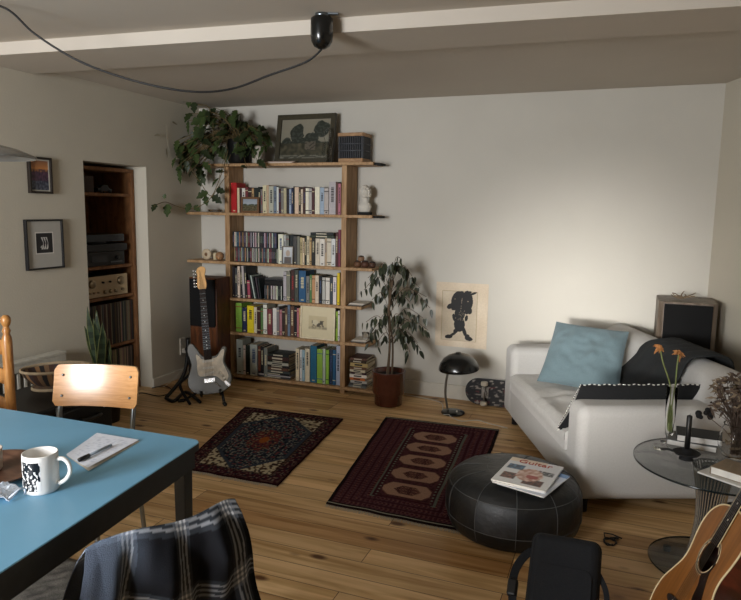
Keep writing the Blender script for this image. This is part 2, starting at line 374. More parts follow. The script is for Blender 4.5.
# ================================================================ POUF and magazines
lea = mat('black_leather', '#1c1d1e', .42, var=.35, vs=14, bump=.35, bs=28, spec=.5)
leag = mat('worn_leather', '#3b3e42', .45, var=.35, vs=18, bump=.35, bs=28)
stitch = mat('stitching', '#58595a', .7)
PC = V((-.385, 2.88, 0)); PR = .285
pouf = thing('pouf', 'round low black leather patchwork pouf on the dark red rug edge', 'pouf', PC, .2)
prof = [(0, 0), (.22, 0), (.27, .008), (.290, .035), (.303, .08), (.306, .13), (.300, .18), (.28, .22), (.24, .25), (.17, .266), (.08, .271), (0, .271)]
pr_ = smooth([(r_, 0, z) for r_, z in prof], 3, False); pr_ = [(max(p.x, 0), max(p.z, 0)) for p in pr_]
nn = 64; mb = MB().lathe(pr_, nn, 0)
nm = len(pr_)-1
for j in range(nm):
    zc = (pr_[j][1]+pr_[j+1][1])/2
    for i in range(nn):
        if zc < .21 and zc > .08 and (i//6) % 5 == 2: mb.m[j*nn+i] = 1
mb.build('leather_cover', [lea, leag], pouf)
mb = MB()
for k in range(12):
    a = 2*pi*(k*6)/nn+0; pts = [(r_*cos(a)*1.003, r_*sin(a)*1.003, z+.001) for r_, z in pr_ if (z > .02 and r_ > .12)]
    mb.tube(pts, .0016, 5)
for z_, r_ in ((.21, .2885), (.08, .3045), (.2695, .12)): mb.tube([(r_*cos(2*pi*i/64), r_*sin(2*pi*i/64), z_) for i in range(64)], .0016, 5, closed=True)
mb.build('seam', stitch, pouf)
def magazine(name, label, c, size, rot, z, thick, cover, group=None):
    t = thing(name, label, 'magazine', (c[0], c[1], z), rot, group)
    w, h = size
    MB().box((-w/2+.002, -h/2+.002, .0008), (w/2-.002, h/2-.002, thick-.0008)).build('pages', paper, t)
    mb = MB(); nx_, ny_ = 42, 58
    mb.grid(lambda u, v: (-w/2+w*u, -h/2+h*v, thick+.0012*sin(u*3)), nx_, ny_, c=cover)
    mb.box((-w/2, -h/2, 0), (w/2, h/2, .0006), c=(225, 228, 235)); mb.box((-w/2-.001, -h/2, 0), (-w/2+.001, h/2, thick), c=(232, 230, 226))
    mb.build('cover', attr_gl, t); return t
def cover_plain(u, v):
    return mixc((206, 218, 238), (240, 242, 246), .5+.5*nz(u*6, v*6, 1)) if v < .85 else (120, 160, 210)
def cover_guitar(u, v):
    c = mixc((226, 226, 224), (206, 208, 212), v)
    if v > .86: c = (216, 200, 178) if u < .7 else (212, 212, 212)
    def inb(a, b, c_, d): return a < u < b and c_ < v < d
    if inb(.06, .36, .55, .74): c = mixc((30, 40, 60), (80, 120, 150), .5+nz(u*20, v*20)*1.2)
    if inb(.08, .34, .16, .38): c = mixc((40, 26, 20), (150, 90, 70), .5+nz(u*20, v*20, 3)*1.2)
    if inb(.66, .95, .5, .66): c = mixc((26, 26, 28), (190, 190, 190), .4+nz(u*26, v*26, 5)*1.3)
    if inb(.5, .88, .08, .28): c = mixc((40, 20, 16), (120, 60, 40), .5+nz(u*18, v*18, 7)*1.2)
    dx, dy = (u-.55)/.24, (v-.42)/.24
    if dx*dx+dy*dy < 1: c = mixc((170, 120, 100), (216, 190, 176), .5+nz(u*12, v*12, 9)*1.4)
    if ((u-.62)/.12)**2+((v-.36)/.07)**2 < 1: c = (160, 70, 60)
    return c
mz = .2725
mrot = math.radians(-9)
mc = V((-.312, 2.80, 0))
magazine('magazine', 'pale blue and white magazine, lowest of the pile on the pouf', (mc.x+.03, mc.y-.03), (.21, .28), mrot-.15, mz, .004, cover_plain)
magazine('magazine', 'white magazine sandwiched in the middle of the pile on the pouf', (mc.x-.004, mc.y-.004), (.225, .29), mrot+.04, mz+.0045, .007, lambda u, v: (228, 226, 222))
mg = magazine('magazine', 'guitar magazine with red masthead on top of the pile on the pouf', (mc.x, mc.y), (.235, .30), mrot, mz+.012, .006, cover_guitar)
text_mesh('Guitar', .056, mat('masthead_red', '#a33324', .5), mg, T(.0, .112, .0085), 'masthead', xs=1.05)
# text_mesh('ACOUSTIC  LESSONS', .010, mat('print_black', '#222222', .5), mg, T(.0, .078, .0082), 'small_lettering') if False else None

# ================================================================ RUGS
def rug(name, label, cs, nx_, ny_, fn, th=.009, fringe=((210, 200, 180),)):
    cen = sum((V(c_) for c_ in cs), V())/4; t = thing(name, label, 'rug', cen)
    A = [V(c_)-cen for c_ in cs]
    def P(u, v, z=th):
        p = A[0]*(1-u)*(1-v)+A[1]*u*(1-v)+A[2]*u*v+A[3]*(1-u)*v
        return (p.x+.004*nz(u*7, v*7), p.y+.006*nz(u*5, v*5, 4), z+.0016*(1+nz(u*6, v*9, 2)))
    mb = MB().grid(lambda u, v: P(u, v), nx_, ny_, c=fn)
    edge = [(i/40, 0) for i in range(40)]+[(1, i/40) for i in range(40)]+[(1-i/40, 1) for i in range(40)]+[(0, 1-i/40) for i in range(40)]
    m_ = len(edge); vs = [P(*e_) for e_ in edge]+[(P(*e_)[0], P(*e_)[1], .001) for e_ in edge]
    mb.add(vs, [(i, i+m_, (i+1) % m_+m_, (i+1) % m_) for i in range(m_)], c=(40, 22, 24))
    mb.build('pile', attr_rug, t)
    rr = random.Random(3)
    for v in (0, 1):
        fb = MB()
        dirv = (A[0]-A[3]).normalized()*(1 if v == 0 else -1)
        for i in range(110):
            u = (i+.5)/110; p = V(P(u, v, .003)); q = p+dirv*(.018+.01*rr.random())+V((rr.uniform(-.005, .005), 0, -.001))
            fb.bar(p, q, .0035, .002)
        fb.build('fringe', mat('fringe_cotton', '#b9ad97', .95), t)
    return t
attr_rug = mat('rug_pile', rough=1, attr=True, var=.35, vs=180, bump=.4, bs=300, spec=.05)
def rug_heriz(u, v):
    # u across 0..1, v along 0..1
    W, H_ = .76, 1.1; x = (u-.5)*W; y = (v-.5)*H_
    ex = min(u*W, (1-u)*W); ey = min(v*H_, (1-v)*H_); e = min(ex, ey)
    n1 = nz(x*42, y*42, 1); n2 = nz(x*70, y*70, 8)
    if e < .012: return (44, 18, 24)
    if e < .032: return (84, 62, 54) if n1 > 0 else (50, 22, 28)
    if e < .085:
        k = sin((x if ey < ex else y)*95)*cos((e-.032)*60)
        if n2 > .28: return (120, 100, 84)
        return (70, 32, 42) if k > .35 else ((30, 32, 42) if k < -.5 else (54, 24, 32))
    if e < .10: return (96, 78, 62) if int(((x if ey < ex else y)+9)*70) % 2 else (40, 28, 32)
    hx = abs(x)/.275; hy = abs(y)/.44
    d = max(hx, (hy+hx*.55)*.80) if True else 0
    lim = .98
    if hy+hx*.62 > 1.12 or hx > lim:
        if hx > lim: return (46, 22, 28)
        if n1 > -.02: return (186, 174, 146)
        return (92, 66, 48) if n2 > 0 else (44, 38, 40)
    if hy+hx*.62 > 1.04 or hx > .9: return (54, 62, 72)
    if hx*hx+hy*hy < .16:
        if hx*hx+hy*hy < .014: return (150, 84, 40)
        return (100, 48, 48) if n1 > -.05 else ((140, 116, 88) if n2 > .1 else (30, 34, 46))
    if n1 > .3: return (104, 56, 56)
    if n2 > .24: return (136, 134, 122)
    if n1 < -.2: return (20, 22, 30)
    return (44, 52, 64)
def rug_bokhara(u, v):
    W, H_ = .77, 1.38; x = (u-.515)*W; y = (v-.5)*H_
    ex = min(u*W, (1-u)*W); ey = min(v*H_, (1-v)*H_); e = min(ex, ey)
    n1 = nz(x*70, y*70, 3)
    if ey < .012: return (24, 20, 22)
    if ey < .022: return (176, 170, 150)
    if ey < .034: return (22, 20, 22)
    if ex < .016: return (24, 18, 20)
    ix, iy = .165, .50
    if abs(x) < ix and abs(y) < iy:
        row = (y+iy)/(2*iy)*5; k = row-int(row)-.5; yy = k*2*iy/5
        ox, oy = abs(x)/.142, abs(yy)/.078
        if abs(x) > ix-.012: return (120, 124, 110) if int((y+9)*90) % 3 == 0 else (60, 30, 34)
        if ox < 1 and oy < 1 and ox+oy*.45 < 1.2:
            if ox+oy*.45 > 1.13 or oy > .93: return (92, 56, 50)
            jx, jy = abs(x)/.075, abs(yy)/.042
            if jx+jy*.5 < 1.05 and jy < 1.05:
                return (52, 22, 28) if sin(x*330)*cos(yy*330) > -.2 else (140, 100, 84)
            return (158, 124, 104)
        return (76, 42, 46) if n1 > -.1 else (54, 30, 34)
    dd = max(abs(x)-ix, (abs(y)-iy))
    s = int(dd*1000)//13
    if abs(x) >= ix and s == 1: return (92, 96, 86)
    t_ = (y if abs(x)-ix > abs(y)-iy else x)
    if s % 4 == 0: return (56, 24, 32)
    if s % 4 == 2: return (112, 74, 66) if int((t_+9)*120) % 3 == 0 else (66, 26, 34)
    return (66, 38, 44) if int((t_+9)*70) % 2 else (86, 54, 58)
A_ = [at_z(179, 469, 0), at_z(277, 487, 0), at_z(343, 420, 0), at_z(245, 408, 0)]
rug('rug', 'small oriental rug with dark blue hexagon field and cream corners', A_, 110, 160, rug_heriz)
A_ = [at_z(326, 505, 0), at_z(462, 533, 0), at_z(499, 431, 0), at_z(386, 418, 0)]
rug('rug', 'dark wine red rug with a column of five beige octagon medallions', A_, 150, 240, rug_bokhara)
# grey woven rug under the table
o = MB().grid(lambda u, v: (-2.55+.85*u, -.2+2.08*v, .003+.001*nz(u*4, v*4)), 40, 90, c=lambda u, v: mixc((96, 94, 90), (150, 146, 138), .5+1.2*nz(u*70, v*190))).build('rug', attr_rug, solid=.003)
tag(o, 'grey flat woven rug lying beneath the blue table', 'rug')

# ================================================================ BLUE TABLE
tb = mat('blue_tabletop', '#72a8c8', .36, var=.06, vs=6, spec=.5)
tbd = mat('dark_table_paint', '#2b3238', .5, var=.15)
TZ = .74
table = thing('dining_table', 'rectangular dining table with light blue top and dark painted frame', 'table', (-1.9, .75, 0))
c0 = V((-1.9, .75, 0))
# corners: right far (-1.124,1.546), right near
far_r = V((-1.118, 1.556)); ex_ = V((-1, -.012)).normalized(); ey_ = V((.1, -1)).normalized()
def tp(a_, b_): p = far_r+ex_*a_+ey_*b_; return (p.x-c0.x, p.y-c0.y)
LT, WT = 1.75, .98
def rr_outline(ins, r):
    pts = []
    for (ca, cb, a0) in ((r+ins, r+ins, 0), (LT-r-ins, r+ins, 1), (LT-r-ins, WT+.25-r-ins, 2), (r+ins, WT+.25-r-ins, 3)):
        for i in range(7):
            t_ = a0*pi/2+pi/2*i/6
            pts.append(tp(ca-r*cos(t_), cb-r*sin(t_)))
    return pts
ol = rr_outline(0, .03); n = len(ol); z0, z1 = TZ-.022, TZ
mb = MB(); mb.add([(x, y, z) for z in (z0, z1-.002) for x, y in ol]+[(x, y, z1) for x, y in rr_outline(.002, .03)],
    [tuple(range(n-1, -1, -1))]+[(i, (i+1) % n, (i+1) % n+n, i+n) for i in range(n)]+[(i+n, (i+1) % n+n, (i+1) % n+2*n, i+2*n) for i in range(n)]+[tuple(range(2*n, 3*n))],
    [1]+[1]*n+[0]*n+[0], sm=False)
# orientation check: outline runs clockwise or not -> recalc normals below
def fixn(o):
    import bmesh
    b_ = bmesh.new(); b_.from_mesh(o.data); bmesh.ops.recalc_face_normals(b_, faces=b_.faces); b_.to_mesh(o.data); b_.free(); return o
fixn(mb.build('tabletop', [tb, tbd], table))
ap = MB()
def wall_between(p, q, z0, z1, w=.022): ap.bar((p[0], p[1], (z0+z1)/2), (q[0], q[1], (z0+z1)/2), z1-z0, w)
i_ = .025; WW = WT+.25
cc_ = [tp(i_, i_), tp(LT-i_, i_), tp(LT-i_, WW-i_), tp(i_, WW-i_)]
for k in range(4):
    p, q = V((*cc_[k], 0)), V((*cc_[(k+1) % 4], 0)); zc = TZ-.022-.03
    d_ = (q-p).normalized(); nrm = V((-d_.y, d_.x, 0))*.011
    ap.add([tuple(p+nrm*s_+V((0, 0, z))) for z in (TZ-.078, TZ-.022) for s_ in (-1, 1)]+[tuple(q+nrm*s_+V((0, 0, z))) for z in (TZ-.078, TZ-.022) for s_ in (-1, 1)],
           [(0, 1, 3, 2), (4, 6, 7, 5), (0, 4, 5, 1), (2, 3, 7, 6), (0, 2, 6, 4), (1, 5, 7, 3)], sm=False)
fixn(ap.build('apron', tbd, table))
for a_, b_ in ((.043, .045), (LT-.045, .045), (LT-.045, WW-.045), (.045, WW-.045)):
    x, y = tp(a_, b_); MB().add([(x+s_*dx, y+s_*dy, z) for s_, z in ((.014, 0), (.020, TZ-.022)) for dx, dy in ((-1, -1), (1, -1), (1, 1), (-1, 1))],
        [(0, 3, 2, 1), (4, 5, 6, 7), (0, 1, 5, 4), (1, 2, 6, 5), (2, 3, 7, 6), (3, 0, 4, 7)], sm=False).build('leg', tbd, table, bevel=.003)
# mug
mug = thing('mug', 'white ceramic mug with black and white print on the blue table', 'mug', (-1.27, 1.118, TZ), math.radians(-22))
pr2 = [(0, 0), (.036, 0), (.039, .003), (.040, .01), (.040, .092), (.0395, .095), (.0375, .095), (.0365, .092), (.0365, .008), (.03, .005), (0, .005)]
def mugcol():
    mb = MB(); nn = 72; mb.lathe(pr2, nn, c=(238, 236, 232), cap=False)
    k = 0; 
    for j in range(26):
        for i in range(44):
            a0, a1 = [math.radians(-112+92*(i+d_)/44) for d_ in (0, 1)]; z0_, z1_ = .012+.07*j/26, .012+.07*(j+1)/26; r_ = .0403
            x = i/44; y = j/26
            dark = not (nz(x*5, y*5, 4) > .12 or nz(x*11, y*8, 2) > .25 or x > .97 or x < .03)
            if ((x-.55)/.3)**2+((y-.42)/.22)**2 < 1: dark = nz(x*9, y*9, 7) > -.2
            mb.add([(r_*cos(a0), r_*sin(a0), z0_), (r_*cos(a1), r_*sin(a1), z0_), (r_*cos(a1), r_*sin(a1), z1_), (r_*cos(a0), r_*sin(a0), z1_)], [(0, 1, 2, 3)], c=(24, 26, 30) if dark else (228, 228, 228))
    return mb
mugcol().build('body', mat('mug_glaze', rough=.2, attr=True, var=.02), mug)
MB().tube(smooth([(.038, 0, .078), (.055, 0, .080), (.068, 0, .068), (.071, 0, .048), (.062, 0, .030), (.048, 0, .020), (.038, 0, .018)], 4, False), .0052, 10, M=R(math.radians(42))).build('handle', white_gl, mug)
# papers and pen
A_ = [at_z(66, 455, TZ), at_z(88, 471, TZ), at_z(139, 441, TZ), at_z(97, 434, TZ)]
cen = sum(A_, V())/4; cen.z = TZ
def sheet(A_, z, lift, cols, name, label, seedv):
    return tag(MB().grid(lambda u, v: tuple(A_[0]*(1-u)*(1-v)+A_[1]*u*(1-v)+A_[2]*u*v+A_[3]*(1-u)*v-cen+V((0, 0, z+lift*(u*u*(1-v)*1.0+.3*v*v)))), 26, 34, c=cols).build(name, attr_m, M=T(*cen)), label, 'paper')
def ptxt(u, v):
    if .1 < v < .92 and .12 < u < .9 and int(v*30) % 2 == 0 and nz(u*22, int(v*30)*3.1) > .12: return (196, 204, 220)
    return (222, 228, 240)
sheet([p_+V((.006, -.004, 0)) for p_ in A_], .0008, .002, (214, 206, 190), 'paper_sheet', 'cream paper sheet, lower one beneath the written page on the blue table', 2)
sheet(A_, .0016, .008, ptxt, 'paper_sheet', 'white written page lying under the pen on the blue table', 1)
p_, q_ = at_z(79, 460, TZ+.011), at_z(111, 445, TZ+.009)
pen = thing('pen', 'grey ballpoint pen with black cap lying on the paper', 'pen', p_)
d_ = q_-p_
MB().tube([(0, 0, 0), d_*.3], .0055, 10).build('cap', black_pl, pen); MB().tube([d_*.28, d_*.95], .004, 10).tube([d_*.95, d_], .0045, 10, 0).build('barrel', mat('pen_grey', '#8d9aa6', .3), pen)
# wooden tray-plate with a cup, and a folded white thing at the frame's edge
platem = wood('plate_wood', '#6d4f3e', '#4c3327', .35, (3, 10, 3), 5)
pc_ = at_z(-8, 474, TZ); pc_.z = TZ
t = MB().lathe([(0, 0), (.075, 0), (.11, .008), (.122, .016), (.124, .019), (.120, .019), (.105, .011), (.07, .005), (0, .005)], 48, M=T(0, 0, 0)).build('plate', platem, M=T(*pc_))
tag(t, 'round dark wooden plate at the left edge of the blue table', 'plate')
cup = thing('cup', 'small pale cup without visible handle standing on the wooden plate', 'cup', (pc_.x-.015, pc_.y+.006, TZ+.0055))
MB().lathe([(0, 0), (.026, 0), (.03, .006), (.032, .058), (.030, .058), (.028, .008), (0, .006)], 32).build('body', mat('cup_glaze', '#b9ada0', .35), cup)
gp = at_z(6, 497, TZ); gt = thing('napkin_holder', 'small folded white and silver wrapper left of the mug', 'wrapper', (gp.x, gp.y, TZ), .5)
gt.name = 'wrapper'
mb = MB(); w_ = mat('wrapper_foil', '#c9d3e0', .3, .1, var=.1)
mb.grid(lambda u, v: (-.05+.07*u, -.035+.07*v, .004+.028*sin(pi*u)*(.6+.5*nz(u*4, v*3))+.006*nz(u*9, v*9)), 12, 12)
mb.build('folded_sheet', w_, gt, solid=.0015, flat=True)
MB().tube(smooth([(.012, -.028, .004), (.03, -.028, .02), (.042, -.02, .028), (.046, -.005, .02), (.04, .005, .003)], 4, False), .0022, 6).build('ribbon', w_, gt)

# ================================================================ PLYWOOD CHAIR
ply = wood('plywood', '#cf9a60', '#b9834a', .33, (2, 14, 30), 3, coat=.7)
edge = mat('ply_edge', '#e6c79a', .5)
def school_chair(label, loc, rot, covered=False):
    """origin on floor under the middle of the seat; local -y = the side facing the table (front)"""
    t = thing('school_chair', label, 'chair', loc, rot)
    def bk(u, v, off):
        x = -.19+.38*u; return (x, .19+.045*(v)-.028*(1-(2*u-1)**2)*-1+off, .66+.155*v)
    ol = rect(-.192, .192, .655, .815, .022, 5)
    def curve(x): return .026*(1-(x/.19)**2)
    mb = MB(); nx_, ny_ = 30, 12
    def pt(u, v, o_):
        x = -.192+.384*u; hz = .09; r_ = .022; dx = max(0, abs(x)-(.192-r_)); zlim = hz-(r_-sqrt(max(0, r_*r_-dx*dx))); z = .735+(2*v-1)*zlim
        return (x, .20+(z-.735)*.22+curve(x)+o_, z)
    mb.grid(lambda u, v: pt(u, v, -.0055), nx_, ny_, 0); mb.grid(lambda u, v: pt(1-u, v, .0055), nx_, ny_, 0)
    per = [(i/nx_, 0) for i in range(nx_)]+[(1, j/ny_) for j in range(ny_)]+[(1-i/nx_, 1) for i in range(nx_)]+[(0, 1-j/ny_) for j in range(ny_)]
    m_ = len(per); mb.add([pt(u, v, -.0055) for u, v in per]+[pt(u, v, .0055) for u, v in per], [(i, i+m_, (i+1) % m_+m_, (i+1) % m_) for i in range(m_)], 1)
    bo = mb.build('backrest', [ply, edge], t)
    for sx in (() if covered else (-1, 1)):
        for sz in (-1, 1): MB().ball((sx*.155, .193+sz*.01+curve(.155), .735+sz*.045), .006).build('screw', steel, bo)
    mb = MB(); nx_ = 20
    def st(u, v, o_):
        x = -.19+.38*u; y = -.20+.39*v; return (x*(1-.08*v), y, .45-.02*exp_((v)/.12)+.012*abs(2*u-1)**2-.008*sin(pi*v)+o_)
    mb.grid(lambda u, v: st(u, v, .006), nx_, nx_).grid(lambda u, v: st(1-u, v, -.005), nx_, nx_)
    per = [(i/nx_, 0) for i in range(nx_)]+[(1, i/nx_) for i in range(nx_)]+[(1-i/nx_, 1) for i in range(nx_)]+[(0, 1-i/nx_) for i in range(nx_)]
    mb.add([st(u, v, .006) for u, v in per]+[st(u, v, -.005) for u, v in per], [(i, i+80, (i+1) % 80+80, (i+1) % 80) for i in range(80)], 1)
    fixn(mb.build('seat', [ply, edge], t))
    for sx in (-1, 1):
        MB().tube(smooth([(sx*.165, .228+.02, .79) if not covered else (sx*.167, .215, .69), (sx*.168, .205, .66), (sx*.17, .175, .50), (sx*.175, .19, .40), (sx*.185, .24, .012)], 5, False), .0105, 10).build('rear_leg', steel, t)
        MB().tube([(sx*.165, -.16, .435), (sx*.185, -.20, .012)], .0105, 10).build('front_leg', steel, t)
        for p_ in ((sx*.185, .24, 0), (sx*.185, -.20, 0)): MB().lathe([(.013, 0), (.013, .03)], 10, M=T(*p_)).build('foot_cap', black_pl, t)
        MB().tube([(sx*.168, -.165, .43), (sx*.17, .185, .43)], .009, 8).build('seat_rail', steel, t)
    MB().tube([(-.168, .15, .43), (.168, .15, .43)], .009, 8).tube([(-.165, -.14, .43), (.165, -.14, .43)], .009, 8).build('cross_rail', steel, t)
    return t
c1_ = school_chair('light plywood school chair with grey tube frame behind the blue table', (-1.93, 1.86, 0), math.radians(17)); c1_.scale = (.93, .93, .93)
# chair carrying the shirt
SCR = math.radians(-117+180)
mid = V((-.895, 1.105, 0)); ang = math.atan2(.28, .15)      # direction along the chair back
sc_rot = ang+pi
ch2 = school_chair('plywood chair at the right side of the blue table, mostly covered by a plaid shirt', (0, 0, 0), 0, True)
# shirt
shirt_m = mat('flannel', rough=1, attr=True, var=.08, vs=300, bump=.3, bs=400, spec=.1)
def plaid(u, v):
    x = u*.62+.018*nz(u*3, v*6, 2); y = v*.9+.05*u
    def band(t_, p): t_ = (t_ % p)/p; return 2 if (.42 < t_ < .455 or .50 < t_ < .535 or .58 < t_ < .615) else (1 if .36 < t_ < .68 else 0)
    a_ = band(x+.05, .21); b_ = band(y+.03, .2)
    base = (22, 23, 27)
    if a_ == 1 or b_ == 1: base = (44, 48, 54)
    if a_ == 1 and b_ == 1: base = (78, 84, 94)
    if a_ == 2 or b_ == 2: base = (120, 124, 130)
    if a_ == 2 and b_ == 2: base = (186, 190, 196)
    base = mixc(base, (132, 152, 180), max(0, min(.4, (u-.62)*1.6+.25*nz(u*5, v*4, 3))))  # daylight painted into the colour: cloth washed pale blue toward one side
    return base
def shirt(u, v):
    s = (v-.5)*2; drop = abs(s)*.46; x = (u-.5)
    hw = .212+.025*min(1, drop*4)+.24*drop
    X = x*2*hw
    zt = .843-.012*(abs(x)*2)**6-.006*cos(x*9+1)
    z = zt-drop*(1-.05*sin(x*9))
    zz_ = max(z, .60); yb = .20+(zz_-.735)*.22+curve_(min(.19, abs(X)))
    off = (.012+.012*min(1, drop*10))*min(1, abs(s)*12)
    f = (.5+.5*sin(x*19+2*nz(x*3, 0, 1)+drop*5))*.05+(.5+.5*sin(x*41+1.3-drop*7))*.014
    f *= min(1, drop*8)
    return (X+.012*sin(drop*14+x*6)*min(1, drop*4), yb+(1 if s > 0 else -1)*(off+f*(1 if s > 0 else .4)), z)
def curve_(x): return .026*(1-min(1, (x/.19)**2))
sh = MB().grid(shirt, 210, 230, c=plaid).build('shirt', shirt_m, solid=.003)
tag(sh, 'black and grey plaid flannel shirt hung over the chair back', 'shirt')
# backrest middle (local (0,.22)) must land on mid, local x axis along the back line
Mch = T(mid.x, mid.y, 0)@R(ang-pi)@Matrix.Diagonal((.80, .9, .885, 1))@T(0, -.22, 0)
for o_ in (ch2, sh): o_.matrix_world = Mch
# ================================================================ LADDER-BACK CHAIR (left edge)
beech = wood('turned_pine', '#c08a4e', '#9a6530', .35, (10, 10, 2), 5, coat=.3)
lc = thing('ladder_back_chair', 'turned pine ladder-back chair cut off by the left edge of the photo', 'chair', (-2.62, 1.82, 0))
post = [(.014, 0), (.017, .1), (.021, .4), (.021, .45), (.018, .47), (.021, .5), (.021, .84), (.019, .86), (.013, .875), (.018, .888), (.013, .90), (.010, .905), (.017, .915), (.021, .930), (.019, .945), (.011, .955), (0, .957)]
for sx in (-1, 1):
    MB().lathe(post, 20, M=T(sx*.195, .18, 0)).build('back_post', beech, lc)
    MB().lathe([(.014, 0), (.019, .2), (.019, .44), (.012, .45)], 16, M=T(sx*.2, -.18, 0)).build('leg', beech, lc)
    for z in (.14, .30): MB().tube([(sx*.197, -.18, z), (sx*.197, .18, z)], .010, 8).build('stretcher', beech, lc)
for z in (.55, .68, .81):
    MB().grid(lambda u, v: (-.19+.38*u, .18+.03*sin(pi*u), z-.03+.06*v+.012*sin(pi*u)*v), 16, 3).build('slat', beech, lc, solid=.012)
for y in (-.18, .18): MB().tube([(-.197, y, .2), (.197, y, .2)], .010, 8).build('stretcher', beech, lc)
MB().grid(lambda u, v: (-.2+.4*u, -.19+.38*v, .455-.012*sin(pi*u)*sin(pi*v)), 20, 20).build('seat', mat('rush_seat', '#a8875a', .9, var=.3, vs=60, stretch=(1, 12, 1)), lc, solid=.03)

# ================================================================ BOOKCASE
BY, BD = 4.54, .215            # front plane, depth
Zs = [1.762, 1.374, .978, .682, .398, .040]     # board mid heights at the front
bc = thing('bookcase', 'open pine bookcase with boards running past its two uprights', 'bookcase', (-2.47, BY+BD/2, 0))
def W(o, root):     # keep world-space geometry while parenting to a root without rotation
    return T(0, 0, 0)
def bpart(name, mb, m, root, **k):
    o = mb.build(name, m, None, **k); o.parent = root; o.matrix_parent_inverse = (root.matrix_world if False else Matrix.Translation(root.location)).inverted(); return o
for x0, x1 in ((-3.005, -2.962), (-1.976, -1.935)):
    bpart('upright', MB().box((x0, BY, 0), (x1, BY+BD, 1.75)), pine_v, bc, bevel=.002)
ends = [(-3.26, -1.725), (-3.375, -1.725), (-3.375, -1.72), (-3.02, -1.80), (-3.01, -1.74), (-3.02, -1.68)]
for z, (xa, xb) in zip(Zs, ends):
    bpart('shelf_board', MB().box((xa, BY-.008, z-.011), (xb, BY+BD, z+.011)), pine, bc, bevel=.002)
for z, xb in ((1.762, -1.725), (1.374, -1.725)):
    bpart('board_end', MB().box((xb, BY+.02, z-.010), (xb+.04, BY+.16, z+.006)), black_mt, bc, label='black board end')
bpart('side_panel', MB().box((-1.935, BY+.15, 1.38), (-1.915, BY+.17, 1.75)), pine_v, bc) if False else None

bcl = {'red': (176, 28, 30), 'cream': (214, 200, 172), 'white': (222, 218, 208), 'pale grey': (176, 176, 170), 'dark maroon': (66, 26, 28), 'black': (24, 24, 26),
       'beige': (188, 168, 134), 'blue-grey': (108, 124, 140), 'pale blue': (160, 180, 200), 'maroon': (120, 44, 58), 'brown': (96, 60, 40), 'dark grey': (62, 62, 66),
       'pink': (176, 110, 116), 'yellow': (226, 196, 30), 'lime green': (140, 176, 62), 'navy': (28, 38, 66), 'blue': (36, 84, 130), 'dark brown': (54, 32, 24), 'tan': (190, 152, 104),
       'green': (84, 120, 66), 'grey': (118, 116, 112), 'teal blue': (28, 92, 124), 'pink-red': (168, 62, 84), 'dark green': (34, 48, 40), 'orange': (200, 120, 50)}
leafc = (206, 194, 168)
ORD = ['first', 'second', 'third', 'fourth', 'fifth', 'sixth', 'seventh', 'eighth', 'ninth', 'tenth', 'eleventh', 'twelfth', 'thirteenth', 'fourteenth', 'fifteenth', 'sixteenth',
       'seventeenth', 'eighteenth', 'nineteenth', 'twentieth', 'twenty-first', 'twenty-second', 'twenty-third', 'twenty-fourth', 'twenty-fifth', 'twenty-sixth', 'twenty-seventh', 'twenty-eighth',
       'twenty-ninth', 'thirtieth', 'thirty-first', 'thirty-second', 'thirty-third', 'thirty-fourth', 'thirty-fifth', 'thirty-sixth']
def jit(c, k=10): return tuple(max(0, min(255, x+rnd.randint(-k, k))) for x in c)
def book_mesh(w, d, h, col, deco=True):
    """spine towards -y, origin bottom-left-front of the spine ; width along x"""
    mb = MB(); t = min(.0018, w*.2)
    mb.box((0, 0, 0), (w, t, h), c=col); mb.box((0, t, 0), (t, d, h), c=col); mb.box((w-t, t, 0), (w, d, h), c=col)
    mb.box((t, t, .002), (w-t, d-.003, h-.003), c=leafc)
    if deco and w > .011:
        lum = sum(col)/3; ink = (34, 32, 34) if lum > 120 else (206, 196, 160)
        k = rnd.random()
        if rnd.random() < .5:
            ink = jit(rnd.choice([ink, (150, 40, 40), (60, 80, 120), ink]), 5)
        e_ = -.0004
        if k < .55:
            a = h*rnd.uniform(.35, .5); b_ = h*rnd.uniform(.75, .9)
            z = a
            while z < b_:
                l = rnd.uniform(.004, .012); mb.box((w*.3, e_, z), (w*.72, 0, min(z+l, b_)), c=ink); z += l+rnd.uniform(.002, .005)
        elif k < .8:
            for z in (h*.12, h*.86): mb.box((0, e_, z), (w, 0, z+.006), c=ink)
        mb.box((w*.3, e_, h*.05), (w*.7, 0, h*.05+.008), c=ink) if rnd.random() < .5 else None
    return mb
def shelf_fix(o, root): return o
SH = ['top shelf', 'second shelf', 'third shelf', 'fourth shelf', 'bottom shelf']
def books_row(zb, si, rows, sx, sy, x0c, y0c, skip=0):
    """rows: (X0, X1, topY, colour[, lean]) in the crop's pixels"""
    k = 0
    for r_ in rows:
        X0, X1, ty, col = r_[:4]; lean = r_[4] if len(r_) > 4 else 0
        u0 = x0c+X0/sx; u1 = x0c+X1/sx; v = y0c+ty/sy
        yf = BY+.022+rnd.uniform(0, .012)
        xa = at_y(u0, 240, yf).x; xb = at_y(u1, 240, yf).x
        # perspective of the uprights: pixel column shifts with height, use the shelf's own row
        xa = at_y(u0, zrow[si], yf).x; xb = at_y(u1, zrow[si], yf).x
        h = at_y((u0+u1)/2, v, yf).z-zb; w = xb-xa-.0006
        o = book_mesh(w, min(rnd.uniform(.13, .165), BD-.04), h, jit(bcl[col], 7)).build('book', book_m)
        o.location = (xa, yf, zb+.0004)
        if lean: o.rotation_euler = (0, lean, 0); o.location.z += max(0, w*sin(lean))
        tag(o, '%s spined book, %s book from the left on the %s of the bookcase' % (col, ORD[k], SH[si]), 'book', 'books on the %s' % SH[si]); k += 1
book_m = mat('book_cover', rough=.55, attr=True, var=.1, vs=60)
zrow = [190, 240, 283, 320, 362]
zt = [z+.011 for z in Zs]
